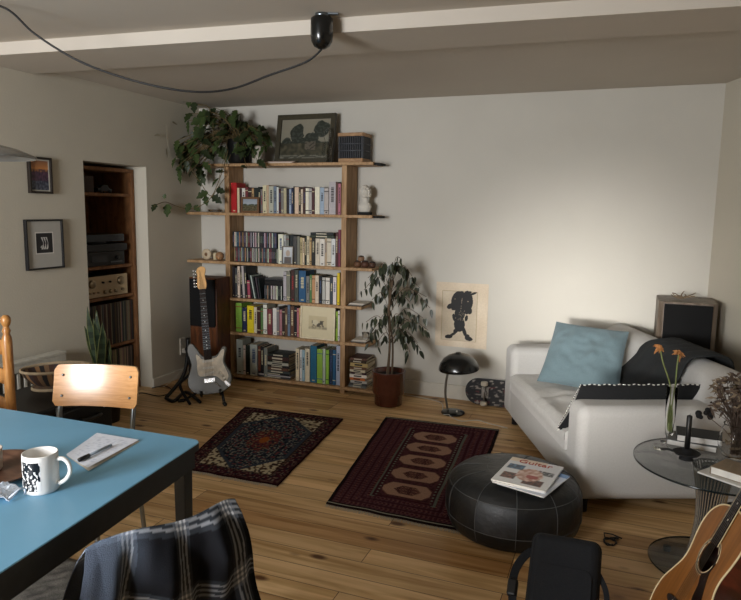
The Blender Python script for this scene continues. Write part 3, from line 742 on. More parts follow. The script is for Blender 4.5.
r1 = [(38, 72, 140, 'red'), (75, 89, 172, 'cream'), (92, 104, 176, 'dark maroon'), (104, 124, 174, 'white'), (125, 141, 168, 'maroon'), (143, 164, 176, 'dark brown'), (165, 178, 176, 'tan'), (179, 203, 172, 'black'),
      (204, 219, 166, 'black'), (220, 232, 180, 'grey'), (233, 256, 156, 'cream'), (258, 270, 155, 'beige'), (271, 299, 162, 'pale grey'), (300, 318, 162, 'blue-grey'), (319, 331, 168, 'white'),
      (332, 345, 178, 'dark maroon'), (346, 361, 178, 'grey'), (362, 379, 174, 'beige'), (380, 395, 176, 'black'), (396, 409, 180, 'pale blue'), (410, 421, 172, 'navy'), (422, 430, 163, 'black'), (431, 455, 168, 'cream'),
      (456, 468, 176, 'dark brown'), (469, 481, 180, 'cream'), (482, 496, 166, 'dark maroon'), (498, 517, 174, 'white'), (518, 536, 176, 'pale grey'), (538, 553, 176, 'dark maroon'), (556, 585, 166, 'white'), (587, 612, 170, 'pale blue'),
      (613, 640, 174, 'pale grey'), (643, 684, 134, 'pale grey'), (686, 698, 138, 'brown'), (699, 715, 146, 'pink')]
books_row(zt[1], 0, r1, 6.175, 6.17, 225, 160)
r2 = [(316, 345, 85, 'white'), (347, 362, 88, 'pale grey'), (363, 379, 92, 'grey'), (385, 404, 90, 'black'), (405, 426, 96, 'dark grey'), (428, 443, 98, 'grey'), (444, 459, 104, 'beige'), (460, 471, 108, 'cream'), (472, 484, 104, 'black'),
      (485, 501, 96, 'cream'), (502, 513, 104, 'tan'), (514, 534, 108, 'black'), (537, 562, 110, 'cream'), (563, 592, 112, 'white'), (594, 604, 108, 'beige'), (605, 630, 110, 'cream'), (631, 655, 112, 'white'), (656, 670, 74, 'dark maroon'), (671, 686, 58, 'maroon')]
books_row(zt[2], 1, r2, 5.93, 5.93, 225, 220)
r3 = [(44, 58, 28, 'black', 0), (60, 72, 34, 'dark grey', 0), (75, 88, 26, 'cream', 0), (90, 102, 30, 'black', 0), (106, 118, 24, 'pale grey', -.05), (121, 132, 26, 'black', -.05), (135, 150, 110, 'pink-red', -.05),
      (346, 364, 58, 'pale grey'), (365, 386, 56, 'grey'), (391, 412, 46, 'dark maroon'), (413, 435, 48, 'dark grey'), (438, 479, 52, 'blue'), (482, 501, 84, 'grey'), (503, 515, 76, 'green'), (516, 534, 80, 'tan'), (535, 556, 80, 'cream'),
      (558, 575, 84, 'black'), (577, 594, 92, 'pale grey'), (597, 621, 94, 'white'), (624, 639, 92, 'dark grey'), (641, 661, 90, 'white'), (665, 680, 66, 'yellow')]
books_row(zt[3], 2, r3, 5.93, 5.93, 225, 262)
r4 = [(65, 99, 30, 'lime green'), (103, 129, 58, 'navy'), (132, 170, 46, 'yellow'), (172, 189, 54, 'cream'), (190, 210, 58, 'dark brown'), (212, 225, 60, 'green'), (227, 249, 40, 'white'), (251, 279, 66, 'maroon'), (284, 306, 60, 'white'),
      (307, 321, 56, 'grey'), (322, 338, 70, 'pink'), (339, 354, 62, 'dark brown'), (355, 371, 58, 'brown'), (372, 386, 42, 'blue-grey'), (388, 409, 50, 'brown'), (411, 426, 54, 'black'), (427, 438, 60, 'pink'), (439, 452, 60, 'tan'),
      (648, 669, 80, 'lime green'), (670, 680, 76, 'white')]
books_row(zt[4], 3, r4, 5.93, 5.93, 225, 298)
r5 = [(56, 85, 22, 'pale grey'), (88, 98, 50, 'cream'), (99, 118, 48, 'black'), (120, 154, 46, 'pale grey'), (158, 170, 54, 'brown'), (171, 184, 56, 'black'), (186, 203, 62, 'grey'),
      (338, 355, 66, 'cream'), (358, 368, 70, 'white'), (369, 381, 72, 'pale blue'), (383, 405, 66, 'cream'), (408, 438, 52, 'teal blue'), (440, 466, 68, 'lime green'), (467, 480, 66, 'pale grey'), (482, 497, 72, 'lime green'), (500, 514, 70, 'navy'), (515, 529, 72, 'teal blue'), (532, 550, 52, 'pale blue')]
books_row(zt[5], 4, r5, 4.78, 4.78, 225, 335)
def flat_book(cx, z, w, h, d, col, rot, label, grp, y=None, nm='book'):
    mb = MB(); t = .0016; c = jit(bcl[col], 8)
    mb.box((-w/2, 0, 0), (w/2, d, t), c=c); mb.box((-w/2, 0, h-t), (w/2, d, h), c=c); mb.box((-w/2, 0, 0), (w/2, t, h), c=c)
    mb.box((-w/2+.003, t, t), (w/2-.003, d-.003, h-t), c=leafc)
    lum = sum(c)/3; ink = (34, 32, 34) if lum > 120 else (200, 192, 170)
    if h > .012: mb.box((-w*.25, -.0004, h*.3), (w*.2, 0, h*.7), c=ink)
    o = mb.build(nm, book_m); o.location = (cx, y if y is not None else BY+.025, z); o.rotation_euler = (0, 0, rot); return tag(o, label, 'book', grp)
# flat pile in the middle of the bottom shelf
z = zt[5]; xx = at_y(225+236/4.78, 362, BY+.03).x
POS = ['lowest', 'second lowest', 'third lowest', 'fourth lowest', 'fifth lowest', 'sixth lowest', 'seventh lowest', 'eighth lowest', 'ninth lowest', 'topmost']
for k, (w, h, c_) in enumerate([(.30, .014, 'dark grey'), (.30, .012, 'pale grey'), (.29, .015, 'black'), (.24, .022, 'dark grey'), (.21, .024, 'brown'), (.22, .018, 'black'), (.20, .024, 'pale grey'), (.20, .016, 'black'), (.21, .03, 'dark maroon'), (.19, .022, 'black')]):
    dx = (0, .002, -.004, .03, .025, .03, .032, .036, .034, .04)[k]; w_ = min(w, 2*(at_y(225+334/4.78, 362, BY+.03).x-xx-dx))
    flat_book(xx+dx, z, w_, h, .16, c_, 0, '%s lying book, %s of the flat pile on the bottom shelf' % (c_, POS[k]), 'flat pile on the bottom shelf'); z += h+.0006
# two books lying on the upright ones of the second shelf
z = zt[2]+.222
z = max(at_y(225+580/5.93, 220+110/5.93, BY+.03).z+.004, 0)
xa, xb = at_y(225+507/5.93, 235, BY+.03).x, at_y(225+650/5.93, 235, BY+.03).x
flat_book((xa+xb)/2, z, xb-xa, .022, .13, 'dark green', 0, 'dark green book lying flat on the upright cream books', 'books lying across the second shelf')
flat_book((xa+xb)/2-.003, z+.0225, xb-xa-.01, .018, .13, 'black', 0, 'black book lying on the dark green one above the second shelf', 'books lying across the second shelf')
# CD cases: two rows on shelf two, one on shelf three
def cd_row(X0, X1, zb, h, si, yc, what, lean=0):
    x = at_y(225+X0/5.93, zrow[si], BY+.03).x; xe = at_y(225+X1/5.93, zrow[si], BY+.03).x; k = 0
    while x < xe-.010 and k < 36:
        w = rnd.choice([.0098, .0098, .0104, .0115]); c_ = rnd.choice([(26, 26, 28), (196, 190, 178), (40, 38, 42), (212, 204, 188), (120, 46, 50), (90, 88, 86), (30, 30, 34), (150, 120, 80), (60, 76, 96), (170, 166, 158)])
        mb = MB(); mb.box((0, 0, 0), (w, .125, h), c=(40, 40, 44)); mb.box((w*.12, -.0005, .004), (w*.88, 0, h-.004), c=jit(c_, 12)); mb.box((w*.4, -.0008, h*.3), (w*.6, -.0005, h*.75), c=jit((140, 136, 130), 30))
        o = mb.build('cd_case', book_m); o.location = (x, BY+.03+rnd.uniform(0, .006), zb+.0004)
        if lean: o.rotation_euler = (0, lean, 0)
        tag(o, 'cd case, %s from left, %s' % (ORD[k], what), 'cd case', what); x += w+.0009; k += 1
cd_row(52, 314, zt[2], .118, 1, 220, 'lower row of cds on the second shelf')
cdz = zt[2]+.1195
cd_row(46, 314, cdz, .124, 1, 220, 'upper row of cds on the second shelf')
cd_row(234, 342, zt[3], .118, 2, 262, 'cds under the black box on the third shelf')
# leaning records / folders between them
for k, (X0, ty, c_, ln) in enumerate([(160, 40, 'black', -.2), (172, 46, 'pale grey', -.2), (184, 46, 'black', -.2), (196, 60, 'dark grey', -.17), (208, 66, 'black', -.16)]):
    xa = at_y(225+X0/5.93, 283, BY+.03).x; h = .20-.008*k
    o = book_mesh(.011, .15, h, jit(bcl[c_])).build('book', book_m); o.location = (xa+.002, BY+.03, zt[3]+.0006); o.rotation_euler = (0, ln, 0)
    tag(o, 'thin %s book leaning left, %s of the leaning ones on the third shelf' % (c_, ORD[k]), 'book', 'leaning books on the third shelf')
xa, xb = at_y(225+236/5.93, 275, BY+.03).x, at_y(225+342/5.93, 275, BY+.03).x
bx_ = thing('black_box', 'flat black box lying on the cds of the third shelf', 'box', ((xa+xb)/2, BY+.03, zt[3]+.1195), 0)
w = xb-xa; MB().box((-w/2, 0, 0), (w/2, .15, .04)).build('box_body', black_pl, bx_, bevel=.004); MB().box((-w/2-.002, -.002, .041), (w/2+.002, .152, .055)).build('lid', mat('grey_lid', '#3a3b3e', .35), bx_, bevel=.003)

# small framed pictures
def photo_frame(name, label, bl_, w, h, fr, fcol, fn, tilt=.1, nx_=40, ny_=40, depth=.016, mat_w=0, matc=(214, 210, 200), cat='picture frame', grp=None, M=None, fmat=None):
    M = M if M is not None else T(*bl_)@R(-tilt, 'X')
    t = thing(name, label, cat, M=M, group=grp)
    mb = MB()
    mb.box((-w/2, 0, 0), (-w/2+fr, depth, h)).box((w/2-fr, 0, 0), (w/2, depth, h)).box((-w/2+fr, 0, 0), (w/2-fr, depth, fr)).box((-w/2+fr, 0, h-fr), (w/2-fr, depth, h))
    mb.build('frame', fmat or mat('frame_%s_%s_%s' % fcol, '#%02x%02x%02x' % fcol, .45, var=.2), t, bevel=.001)
    MB().box((-w/2+fr*.5, depth*.6, fr*.5), (w/2-fr*.5, depth*.95, h-fr*.5)).build('backing', mat('backing_board', '#5d4c3a', .9), t)
    iw, ih = w-2*fr, h-2*fr
    if mat_w:
        mb = MB(); y = depth*.45; a, b_ = iw/2, mat_w
        mb.box((-a, y, fr), (-a+b_, y+.002, h-fr), c=matc).box((a-b_, y, fr), (a, y+.002, h-fr), c=matc).box((-a+b_, y, fr), (a-b_, y+.002, fr+b_), c=matc).box((-a+b_, y, h-fr-b_), (a-b_, y+.002, h-fr), c=matc)
        mb.build('mount', attr_m, t)
    q = mat_w*.9
    MB().grid(lambda u, v: (-iw/2+q+(iw-2*q)*u, depth*.55, fr+q+(ih-2*q)*v), nx_, ny_, c=fn).build('picture', mat('picture_print', rough=.35, attr=True, var=.03), t)
    return t
def landscape(u, v):
    hz = .45+.06*nz(u*4, 1)
    if v > hz+.12: return mixc((196, 200, 204), (150, 160, 172), v)
    if v > hz: return (70, 78, 64) if nz(u*9, v*9) > -.3 else (120, 130, 124)
    return mixc((60, 56, 40), (120, 112, 84), .5+nz(u*8, v*12, 3))
yf_ = BY-.002
p = at_y(249.5, 213, yf_); photo_frame('photo_frame', 'small brown framed landscape photo in front of the books on the top shelf', (p.x, yf_+.0, zt[1]+.0015), .165, .125, .016, (112, 78, 48), landscape, .06)
def portrait(u, v):
    if ((u-.5)/.22)**2+((v-.62)/.2)**2 < 1: return (176, 160, 146)
    if v < .4 and abs(u-.5) < .36: return (96, 90, 88)
    return mixc((170, 176, 180), (210, 214, 216), v)
p = at_y(225+368/5.93, 263, yf_); photo_frame('photo_frame', 'small grey framed portrait photo in front of the second shelf books', (p.x, yf_, zt[2]+.0015), .10, .142, .008, (120, 112, 100), portrait, .06)
def boatpic(u, v):
    e_ = min(u, 1-u, v, 1-v)
    c = (216, 204, 170)
    if .2 < u < .8 and .26 < v < .72:
        c = (200, 186, 150)
        if .3 < u < .68 and .36 < v < .56 and nz(u*14, v*14) > -.25: c = (84, 78, 66)
        if ((u-.42)/.09)**2+((v-.5)/.08)**2 < 1: c = (210, 200, 170)
        if .28 < v < .36: c = (150, 140, 116) if nz(u*30, v*8) > 0 else (180, 168, 138)
    return c
p = at_y(225+545/5.93, 298+228/5.93, yf_); photo_frame('picture', 'cream framed drawing of a small machine leaning on the fourth shelf books', (p.x, yf_, zt[4]+.0015), .30, .265, .012, (226, 214, 184), boatpic, .05, cat='picture')
# ---- on the top board
def oldpaint(u, v):
    sky = mixc((120, 118, 104), (140, 134, 118), v)
    c = sky if v > .42 else (58, 60, 50)
    def tree(cx, cy, rx, ry): return ((u-cx)/rx)**2+((v-cy)/ry)**2 < 1+.5*nz(u*9, v*9, cx*10)
    if tree(.34, .62, .14, .24) or tree(.82, .74, .16, .2) or tree(.62, .5, .14, .16) or tree(.12, .4, .1, .14) or tree(.5, .42, .3, .12): c = (46, 50, 42) if nz(u*18, v*18, 2) > -.1 else (62, 66, 60)
    if v < .4: c = mixc((48, 48, 38), (84, 80, 64), .5+nz(u*14, v*10, 3))
    if .5 < u < .72 and .22 < v < .44: c = (92, 86, 74) if nz(u*20, v*20) > -.2 else (60, 56, 50)
    if v < .1: c = (110, 108, 96) if nz(u*10, v*30) > 0 else (70, 70, 60)
    return c
fgreen = mat('old_green_frame', '#3b3626', .5, var=.25)
M = T(-2.335, 4.60, zt[0]+.002)@R(-.18, 'X')
photo_frame('painting', 'old dark landscape painting in a wide olive frame on the bookcase top', None, .50, .385, .038, (59, 54, 38), oldpaint, M=M, nx_=90, ny_=70, depth=.025, cat='painting', fmat=fgreen)
for k in range(3):
    o = MB().box((-.13, 0, 0), (.13, .055, .0045), c=((214, 204, 186), (190, 160, 150), (120, 112, 100))[k]).build('booklet', attr_m, M=T(-2.52+.012*k, 4.535, zt[0]+.0045*k+.0004)@R(.03*k))
    tag(o, ('pale cream booklet, lowest of three', 'pinkish booklet in the middle of three', 'grey-brown booklet, top of three')[k]+' lying before the painting', 'booklet', 'booklets before the painting')
# glass vase (two-bellied) beside the painting
gv = MB().lathe([(.03, 0), (.034, .005), (.012, .02), (.03, .06), (.036, .10), (.012, .15), (.024, .19), (.030, .215), (.020, .245), (.024, .25)], 24, cap=False).build('glass_vase', glass, solid=.0025, M=T(-2.11, 4.565, zt[0]+.001))
tag(gv, 'tall waisted clear glass vase in front of the right end of the painting', 'vase')
# woven basket box
bk = thing('storage_basket', 'black woven box basket with pale wooden rims on the bookcase top', 'basket', (-1.915, 4.64, zt[0]+.0005)); bk.scale = (.86, 1, 1)
MB().box((-.115, -.085, .0), (.115, .085, .03)).build('bottom_rim', wood('pale_wood', '#b08c66', '#94704c', .6, (3, 9, 9)), bk, bevel=.006)
mb = MB()
for s_ in (-1, 1):
    mb.box((-.115, s_*.085-.006, .19), (.115, s_*.085+.006, .215)); mb.box((s_*.115-.006, -.085, .19), (s_*.115+.006, .085, .215))
mb.build('top_rim', MATS['pale_wood'], bk, bevel=.003)
MB().box((-.106, -.076, .031), (.106, .076, .185)).build('lining', mat('dark_lining', '#0b0b0c', .9), bk)
mb = MB()
for i in range(13):
    x = -.104+.208*i/12; mb.bar((x, -.082, .03), (x, -.082, .19), .0055, .004, up=(1, 0, 0))
for i in range(12):
    y = -.075+.15*i/11; mb.bar((.112, y, .03), (.112, y, .19), .004, .0055, up=(0, 1, 0)); mb.bar((-.112, y, .03), (-.112, y, .19), .004, .0055, up=(0, 1, 0))
mb.build('slats', mat('black_slat', '#4b4e54', .4), bk)
mb = MB()
for z in (.085, .135): mb.tube([(-.11, -.087, z), (.11, -.087, z)], .0045, 6); mb.tube([(.117, -.08, z), (.117, .08, z)], .0035, 6)
mb.build('woven_band', mat('black_slat', '#25262a', .45), bk)
o = MB().grid(lambda u, v: (-.05+.1*u, -.03+.06*v, .02*sin(pi*u)*sin(pi*v)*(1.2+nz(u*6, v*6))+.001), 14, 10).build('folded_cloth', mat('navy_cloth', '#20242e', .95), solid=.006, M=T(-1.92, 4.63, zt[0]+.19))
tag(o, 'small crumpled dark navy cloth lying on top of the black basket', 'cloth')
# pot with trailing plant, mug pot
mg2 = MB().lathe([(.0, 0), (.046, 0), (.05, .006), (.052, .13), (.048, .135), (.045, .13), (.045, .02), (0, .018)], 32).build('ceramic_pot', mat('grey_ceramic', '#b7b0a4', .5), M=T(-2.715, 4.585, zt[0]+.0005))
tag(mg2, 'pale grey cylindrical ceramic pot standing right of the trailing plant', 'pot')
LG = mat('leaf_green', '#3b4a26', .45, var=.3, vs=12, spec=.4); LG2 = mat('leaf_dark', '#29341b', .45, var=.3, vs=12)
stemm = mat('stem', '#6a5a38', .7)
def lobed(mb, p, d, n_, L_, Wd, lob=3, curl=.25, m=0, col=None):
    """a leaf: from p along d with face normal n_; lobed edge"""
    d = d.normalized(); s_ = d.cross(n_).normalized(); n_ = s_.cross(d).normalized()
    K = 16; vs = [p.copy()]; ctr = []; lft = []; rgt = []
    for i in range(K+1):
        t = i/K; w = Wd*.5*(sin(pi*t**.75))**.8 if 0 < t < 1 else 0
        if lob: w *= (.55+.45*abs(cos(pi*lob*t*1.0)))
        q = p+d*L_*t-V((0, 0, 1))*curl*L_*t*t
        ctr.append(q); lft.append(q+s_*w+n_*w*.25); rgt.append(q-s_*w+n_*w*.25)
    vs = ctr+lft+rgt; n1 = K+1; fs = []
    for i in range(K): fs += [(i, i+1, n1+i+1, n1+i), (i, 2*n1+i, 2*n1+i+1, i+1)]
    mb.add(vs, fs, m)
tp_ = thing('trailing_plant', 'big trailing split-leaf plant in a black pot on the bookcase top', 'plant', (-2.90, 4.60, zt[0]+.0005))
PX = V(tp_.location)
MB().lathe([(0, 0), (.075, 0), (.085, .01), (.098, .185), (.10, .19), (.092, .19), (.085, .16), (0, .16)], 32).build('pot', black_pl, tp_)
rp = random.Random(21)
fo = MB(); st = MB()
def clampw(p): p.y = min(p.y, 4.735); p.x = max(p.x, -3.365); p.z = min(p.z, 2.23); return p
def rdir(a=-1, b=1): return V((rp.uniform(-1, 1), rp.uniform(-1, .35), rp.uniform(a, b))).normalized()
tips = []
for i in range(70):
    u_ = rp.uniform(200, 268); v_ = rp.uniform(108, 150)
    if u_ > 235: v_ = max(v_, 118+ (u_-235)*.55)
    yy = rp.uniform(4.46, 4.70); tips.append(at_y(u_, v_, yy))
for i in range(44):
    tips.append(at_y(rp.uniform(168, 205), rp.uniform(138, 172), rp.uniform(4.38, 4.6)))
for i in range(12):
    tips.append(at_y(rp.uniform(188, 210), rp.uniform(110, 140), rp.uniform(4.42, 4.6)))
for (u_, v_) in ((224, 172), (219, 178), (257, 160), (247, 168), (170, 160), (175, 168), (236, 110), (230, 116), (240, 114), (228, 132), (233, 140), (240, 135), (226, 146), (236, 150), (244, 146), (222, 140), (248, 138), (256, 142)): tips.append(at_y(u_, v_, 4.47))
for p in tips:
    p = clampw(p.copy()); b0 = PX+V((rp.uniform(-.05, .05), rp.uniform(-.05, .05), .18))
    midp = clampw((b0+p)/2+V((0, -.01, .07)))
    st.tube([(q-PX) for q in smooth([b0, midp, p], 5, False)], .0022, 5)
    L_ = rp.uniform(.07, .125); d = V((rp.uniform(-.8, .8), rp.uniform(-.7, .1), rp.uniform(-1, .1)))
    if p.x < -3.2: d.x = abs(d.x)*.3
    if p.z > 2.13: d.z = -abs(d.z)-.3
    if p.y > 4.62: d.y = -abs(d.y)-.3
    lobed(fo, p-PX, d, V((rp.uniform(-.5, .5), -.8, .6)), L_, L_*rp.uniform(.5, .72), rp.choice([3, 4, 4]), .2, rp.choice([0, 0, 1]))
def vine(pts, r, leaves, nm):
    P_ = [clampw(at_y(*q)) for q in pts]
    for i, q in enumerate(pts):
        if at_y(*q).x < -3.34: P_[i] = at_x(q[0], q[1], -3.345)
    st.tube([(q-PX) for q in smooth(P_, 6, False)], r, 6)
    for (u_, v_, yy, du, dv, L_) in leaves:
        p = at_y(u_, v_, yy)
        if p.x < -3.34: p = at_x(u_, v_, -3.345)
        d = _r*du-_u*dv-_fw*.25
        if p.x < -3.3: d.x = max(d.x, .0)
        lobed(fo, p-PX, d, V((.3, -.9, .3)), L_, L_*.75, 3, .12, rp.choice([0, 1]))
vine([(228, 150, 4.5), (222, 172, 4.45), (212, 196, 4.42), (200, 206, 4.4), (188, 209, 4.4), (176, 206, 4.4), (165, 202, 4.4), (154, 206, 4.4)], .0032,
     [(168, 204, 4.3, 0, 1, .10), (156, 204, 4.3, -.6, .6, .07), (190, 203, 4.4, -.3, 1, .08), (194, 206, 4.4, .8, .5, .07), (208, 192, 4.42, -1, .5, .10), (212, 196, 4.42, 1, .6, .10), (216, 190, 4.42, .6, .1, .09), (205, 196, 4.42, .3, 1, .08), (164, 199, 4.3, .3, -1, .05)], 0)
vine([(200, 166, 4.5), (190, 168, 4.42), (200, 182, 4.4), (208, 194, 4.42), (213, 195, 4.42), (219, 186, 4.44), (226, 176, 4.46)], .003, [(198, 180, 4.4, .5, .8, .06)], 0)
vine([(213, 150, 4.5), (213, 125, 4.5), (209, 108, 4.5), (200, 98, 4.48), (190, 99, 4.48)], .0028, [(190, 98, 4.48, -.1, 1, .08), (194, 102, 4.48, .1, 1, .09), (191, 98, 4.48, -.8, .4, .07), (206, 118, 4.48, -1, .4, .13), (204, 128, 4.48, -.8, .8, .12), (209, 112, 4.48, -.8, .3, .1)], 0)
st.build('stem', stemm, tp_); fo.build('foliage', [LG, LG2], tp_)
# dried pale sprig pinned at the left wall
sp = MB(); 
pw = [at_x(171, 158, XL+.012), at_x(167, 140, XL+.012), at_x(166, 124, XL+.02)]
sp.tube(smooth(pw, 5, False), .0015, 5)
for (u_, v_, du) in ((172, 122, -1), (160, 135, 1), (166, 148, .3)):
    p = at_x(u_, v_, XL+.02); lobed(sp, p, V((0, -du*.9, -.1)) if du != .3 else V((0, .2, -1)), V((1, 0, .5)), .07, .022, 0, .1)
p0 = pw[0].copy(); sp.v = [tuple(V(q)-p0) for q in sp.v]
o = sp.build('dried_sprig', mat('dried_leaf', '#a59c86', .8), M=T(*p0)); tag(o, 'thin pale dried sprig fixed to the left wall beside the trailing plant', 'sprig')
# little dark figurine above red book
fgp = at_y(244, 190, 4.66); 
# ---- left stubs
o = MB().lathe([(0, 0), (.05, 0), (.055, .004), (.058, .022), (.054, .022), (.05, .006), (0, .005)], 32).build('glass_dish', glass, M=T(-3.14, 4.60, zt[1]+.0005))
tag(o, 'low clear glass dish on the board left of the top shelf', 'dish')
x_ = at_y(206, 256, 4.6).x
shl = thing('shell_ornament', 'cream round disc ornament with brown centre left of the cds', 'ornament', (-3.24, 4.62, zt[2]))
M_ = T(0, 0, .045)@R(pi/2, 'X'); MB().lathe([(0, -.012), (.03, -.012), (.045, -.006), (.045, .006), (.03, .012), (0, .012)], 28, M=M_).build('disc', mat('shell_cream', '#c9b79a', .5, var=.2), shl); MB().lathe([(0, 0), (.015, 0), (.012, .004), (0, .004)], 20, M=T(0, -.012, .045)@R(pi/2, 'X')).build('centre', mat('shell_brown', '#7a5a3c', .5), shl)
o = MB().ball((0, 0, .036), .036, sz=1).build('wooden_ball', wood('ball_wood', '#ad8560', '#8d6745', .5, (4, 4, 10)), M=T(-3.10, 4.60, zt[2]+.0002)); tag(o, 'brown wooden ball beside the disc ornament left of the cds', 'ball')
o = MB().lathe([(0, 0), (.018, 0), (.02, .05), (.012, .06), (0, .062)], 20).build('candle_stub', mat('wax', '#d7c8a4', .4), M=T(-3.165, 4.635, zt[2]+.0002)); tag(o, 'short pale wax candle stub between the disc ornament and the wooden ball', 'candle')
# ---- right stubs : bust
bst = thing('bust', 'small white plaster bust of a curly-haired head on a dark plinth', 'bust', (-1.825, 4.64, zt[1]+.0005))
plm = mat('bust_plaster', '#cdc8bd', .8, var=.06)
MB().box((-.045, -.04, 0), (.045, .04, .022)).build('plinth', black_mt, bst, bevel=.003)
mb = MB(); mb.lathe([(.04, 0), (.045, .012), (.052, .04), (.045, .062), (.028, .075), (.024, .095), (.026, .105)], 28, sy=.72, M=T(0, 0, .022))
def head(u, v):
    a = 2*pi*u; ph = pi*v; r_ = .036; x = r_*sin(ph)*cos(a); y = r_*1.12*sin(ph)*sin(a); z = -.046*cos(ph)
    f = max(0, -sin(a))**2*sin(ph)          # face side = -y
    if -.3 < z/.046 < .25: y -= .009*exp_((cos(a))/.16)*f*(1-abs((z/.046+.05)/.32)) if abs((z/.046+.05)/.32) < 1 else 0
    if .1 < z/.046 < .35: y += .004*(exp_((cos(a)-.38)/.16)+exp_((cos(a)+.38)/.16))*f
    if -.62 < z/.046 < -.45: y += .002*exp_(cos(a)/.3)*f
    x *= 1-.25*max(0, -z/.046-.2); y = y-.003*exp_((z/.046+.78)/.2)*f
    return (x, y, z+.165)
mb.grid(head, 48, 32); mb.build('head_and_shoulders', plm, bst)
mb = MB(); rr = random.Random(5)
for i in range(170):
    a = rr.uniform(0, 2*pi); ph = rr.uniform(.15, 2.4); 
    if sin(a) < -.35 and ph > .95: continue
    p = (.038*sin(ph)*cos(a), .042*sin(ph)*sin(a), .168+.046*cos(ph)); mb.ball(p, rr.uniform(.006, .013), n=8, k=6)
mb.build('hair', plm, bst)
# stones / round wooden pots pile
for i, (dx, dz, r_, c_, lb) in enumerate([(-1.865, 0, .030, '#6b4a33', 'brown round wooden pot, left one on the board below the bust'), (-1.805, 0, .031, '#58392a', 'dark brown round wooden pot, middle one on the board below the bust'), (-1.747, 0, .028, '#4c3326', 'small dark wooden pot, right one on the board below the bust'), (-1.838, .045, .026, '#8a6a50', 'small lighter wooden pot stacked on the two brown ones')]):
    t = thing('wooden_pot', lb, 'pot', (dx, 4.61, zt[2]+.0004+dz), 0, 'round wooden pots below the bust')
    MB().lathe([(0, 0), (r_*.7, 0), (r_, r_*.5), (r_, r_*1.0), (r_*.8, r_*1.4), (0, r_*1.4)], 22).build('body', mat('turned_%d' % i, c_, .6, var=.25), t)
    MB().lathe([(r_*.82, r_*1.4+.0003), (r_*.84, r_*1.5), (r_*.4, r_*1.7), (0, r_*1.72)], 22).build('lid', mat('turned_lid', '#2e2320', .6), t)
# paper stacks on the lower stubs
for si, (z_, xc, names) in enumerate([(zt[3], -1.862, 'board beside the third shelf'), (zt[4], -1.835, 'board beside the fourth shelf')]):
    for k in range(3):
        o = MB().box((-.06, -.08, 0), (.06, .08, .007), c=((70, 66, 62), (160, 152, 140), (206, 198, 184))[k]).build('booklet', attr_m, M=T(xc+.004*k, 4.64, z_+.0074*k+.0004)@R(.06*k-.05))
        tag(o, '%s booklet, %s of three on the %s' % (('dark', 'grey', 'pale')[k], ('lowest', 'middle', 'top')[k], names), 'booklet', 'booklets on the '+names)
o = MB().lathe([(0, 0), (.024, 0), (.028, .05), (.026, .05), (.022, .004), (0, .004)], 24).build('drinking_glass', glass, M=T(-1.80, 4.63, zt[4]+.023)); tag(o, 'small clear glass standing on the booklets right of the fourth shelf', 'glass')
z = zt[5]
for k, (h, c_, w) in enumerate([(.018, 'grey', .15), (.016, 'dark grey', .15), (.022, 'pale grey', .14), (.020, 'orange', .13), (.026, 'white', .14), (.016, 'dark maroon', .13), (.02, 'cream', .13), (.022, 'brown', .14), (.03, 'tan', .145), (.02, 'dark brown', .15), (.018, 'brown', .14)]):
    flat_book(-1.835+.006*((k*7) % 3-1), z, w, h, .17, c_, .05*((k*5) % 3-1), '%s book, %s of the pile beside the bookcase foot' % (c_, (POS+['topmost'])[k] if k < 10 else 'topmost'), 'flat pile beside the bookcase foot', y=BY+.03); z += h+.0008
for o in list(COL.objects):
    if o.name.startswith('book') and 'label' in o and 'pile beside' in o['label'] and o['label'].startswith('dark brown'): o['label'] = 'dark brown book, second from the top of the pile beside the bookcase foot'

# ================================================================ LEFT SPEAKER + ELECTRIC GUITAR
walnut = wood('walnut', '#6a3d22', '#3f2214', .45, (6, 6, 1.5), 4)
grille = mat('speaker_grille', '#0a0a0b', .95, var=.3, vs=300)
sp = thing('loudspeaker', 'tall dark walnut floor loudspeaker with black grille behind the electric guitar', 'loudspeaker', (-3.088, 4.435, 0), 0)
MB().box((-.128, -.095, .0), (.128, .095, .868)).build('cabinet', walnut, sp, bevel=.004)
MB().box((-.119, -.110, .475), (.119, -.096, .858)).build('upper_grille', grille, sp, bevel=.004)
MB().box((-.119, -.101, .02), (.119, -.096, .465)).build('front_panel', wood('walnut_front', '#7a4a2a', '#4a2a18', .4, (6, 6, 1.5), 4), sp)
gp_ = V((-2.752, 3.95, .055)); up_ = V((-.215, .20, .93)); fr_ = V((.42, -.88, .2))
GM = frameM(gp_, up_, fr_)
eg = thing('electric_guitar', 'silver-grey electric guitar with pearl pickguard standing on a floor stand', 'guitar', M=GM)
body_l = mat('guitar_lacquer', '#4f4c41', .4, 0, var=.06, coat=.3)
ol = [(0, 0), (.07, .004), (.125, .03), (.158, .085), (.155, .145), (.128, .20), (.118, .235), (.126, .28), (.138, .32), (.130, .343), (.108, .338), (.085, .305), (.058, .283), (.030, .280), (-.028, .285), (-.052, .305), (-.075, .345), (-.10, .382), (-.125, .39), (-.143, .368), (-.148, .325), (-.136, .275), (-.128, .23), (-.140, .185), (-.160, .13), (-.160, .075), (-.13, .028), (-.07, .004)]
so = [(p.x, p.z) for p in smooth([(x, 0, z) for x, z in ol], 4)]
fixn(MB().prism(so, -.0215, .0215).build('body', body_l, eg, bevel=.007, seg=4))
pg = [(-.085, .30), (-.06, .285), (-.04, .262), (.04, .262), (.07, .272), (.10, .315), (.122, .318), (.118, .285), (.108, .25), (.108, .215), (.128, .16), (.138, .115), (.118, .085), (.095, .083), (.06, .12), (.02, .135), (-.04, .135), (-.075, .145), (-.085, .19), (-.082, .24)]
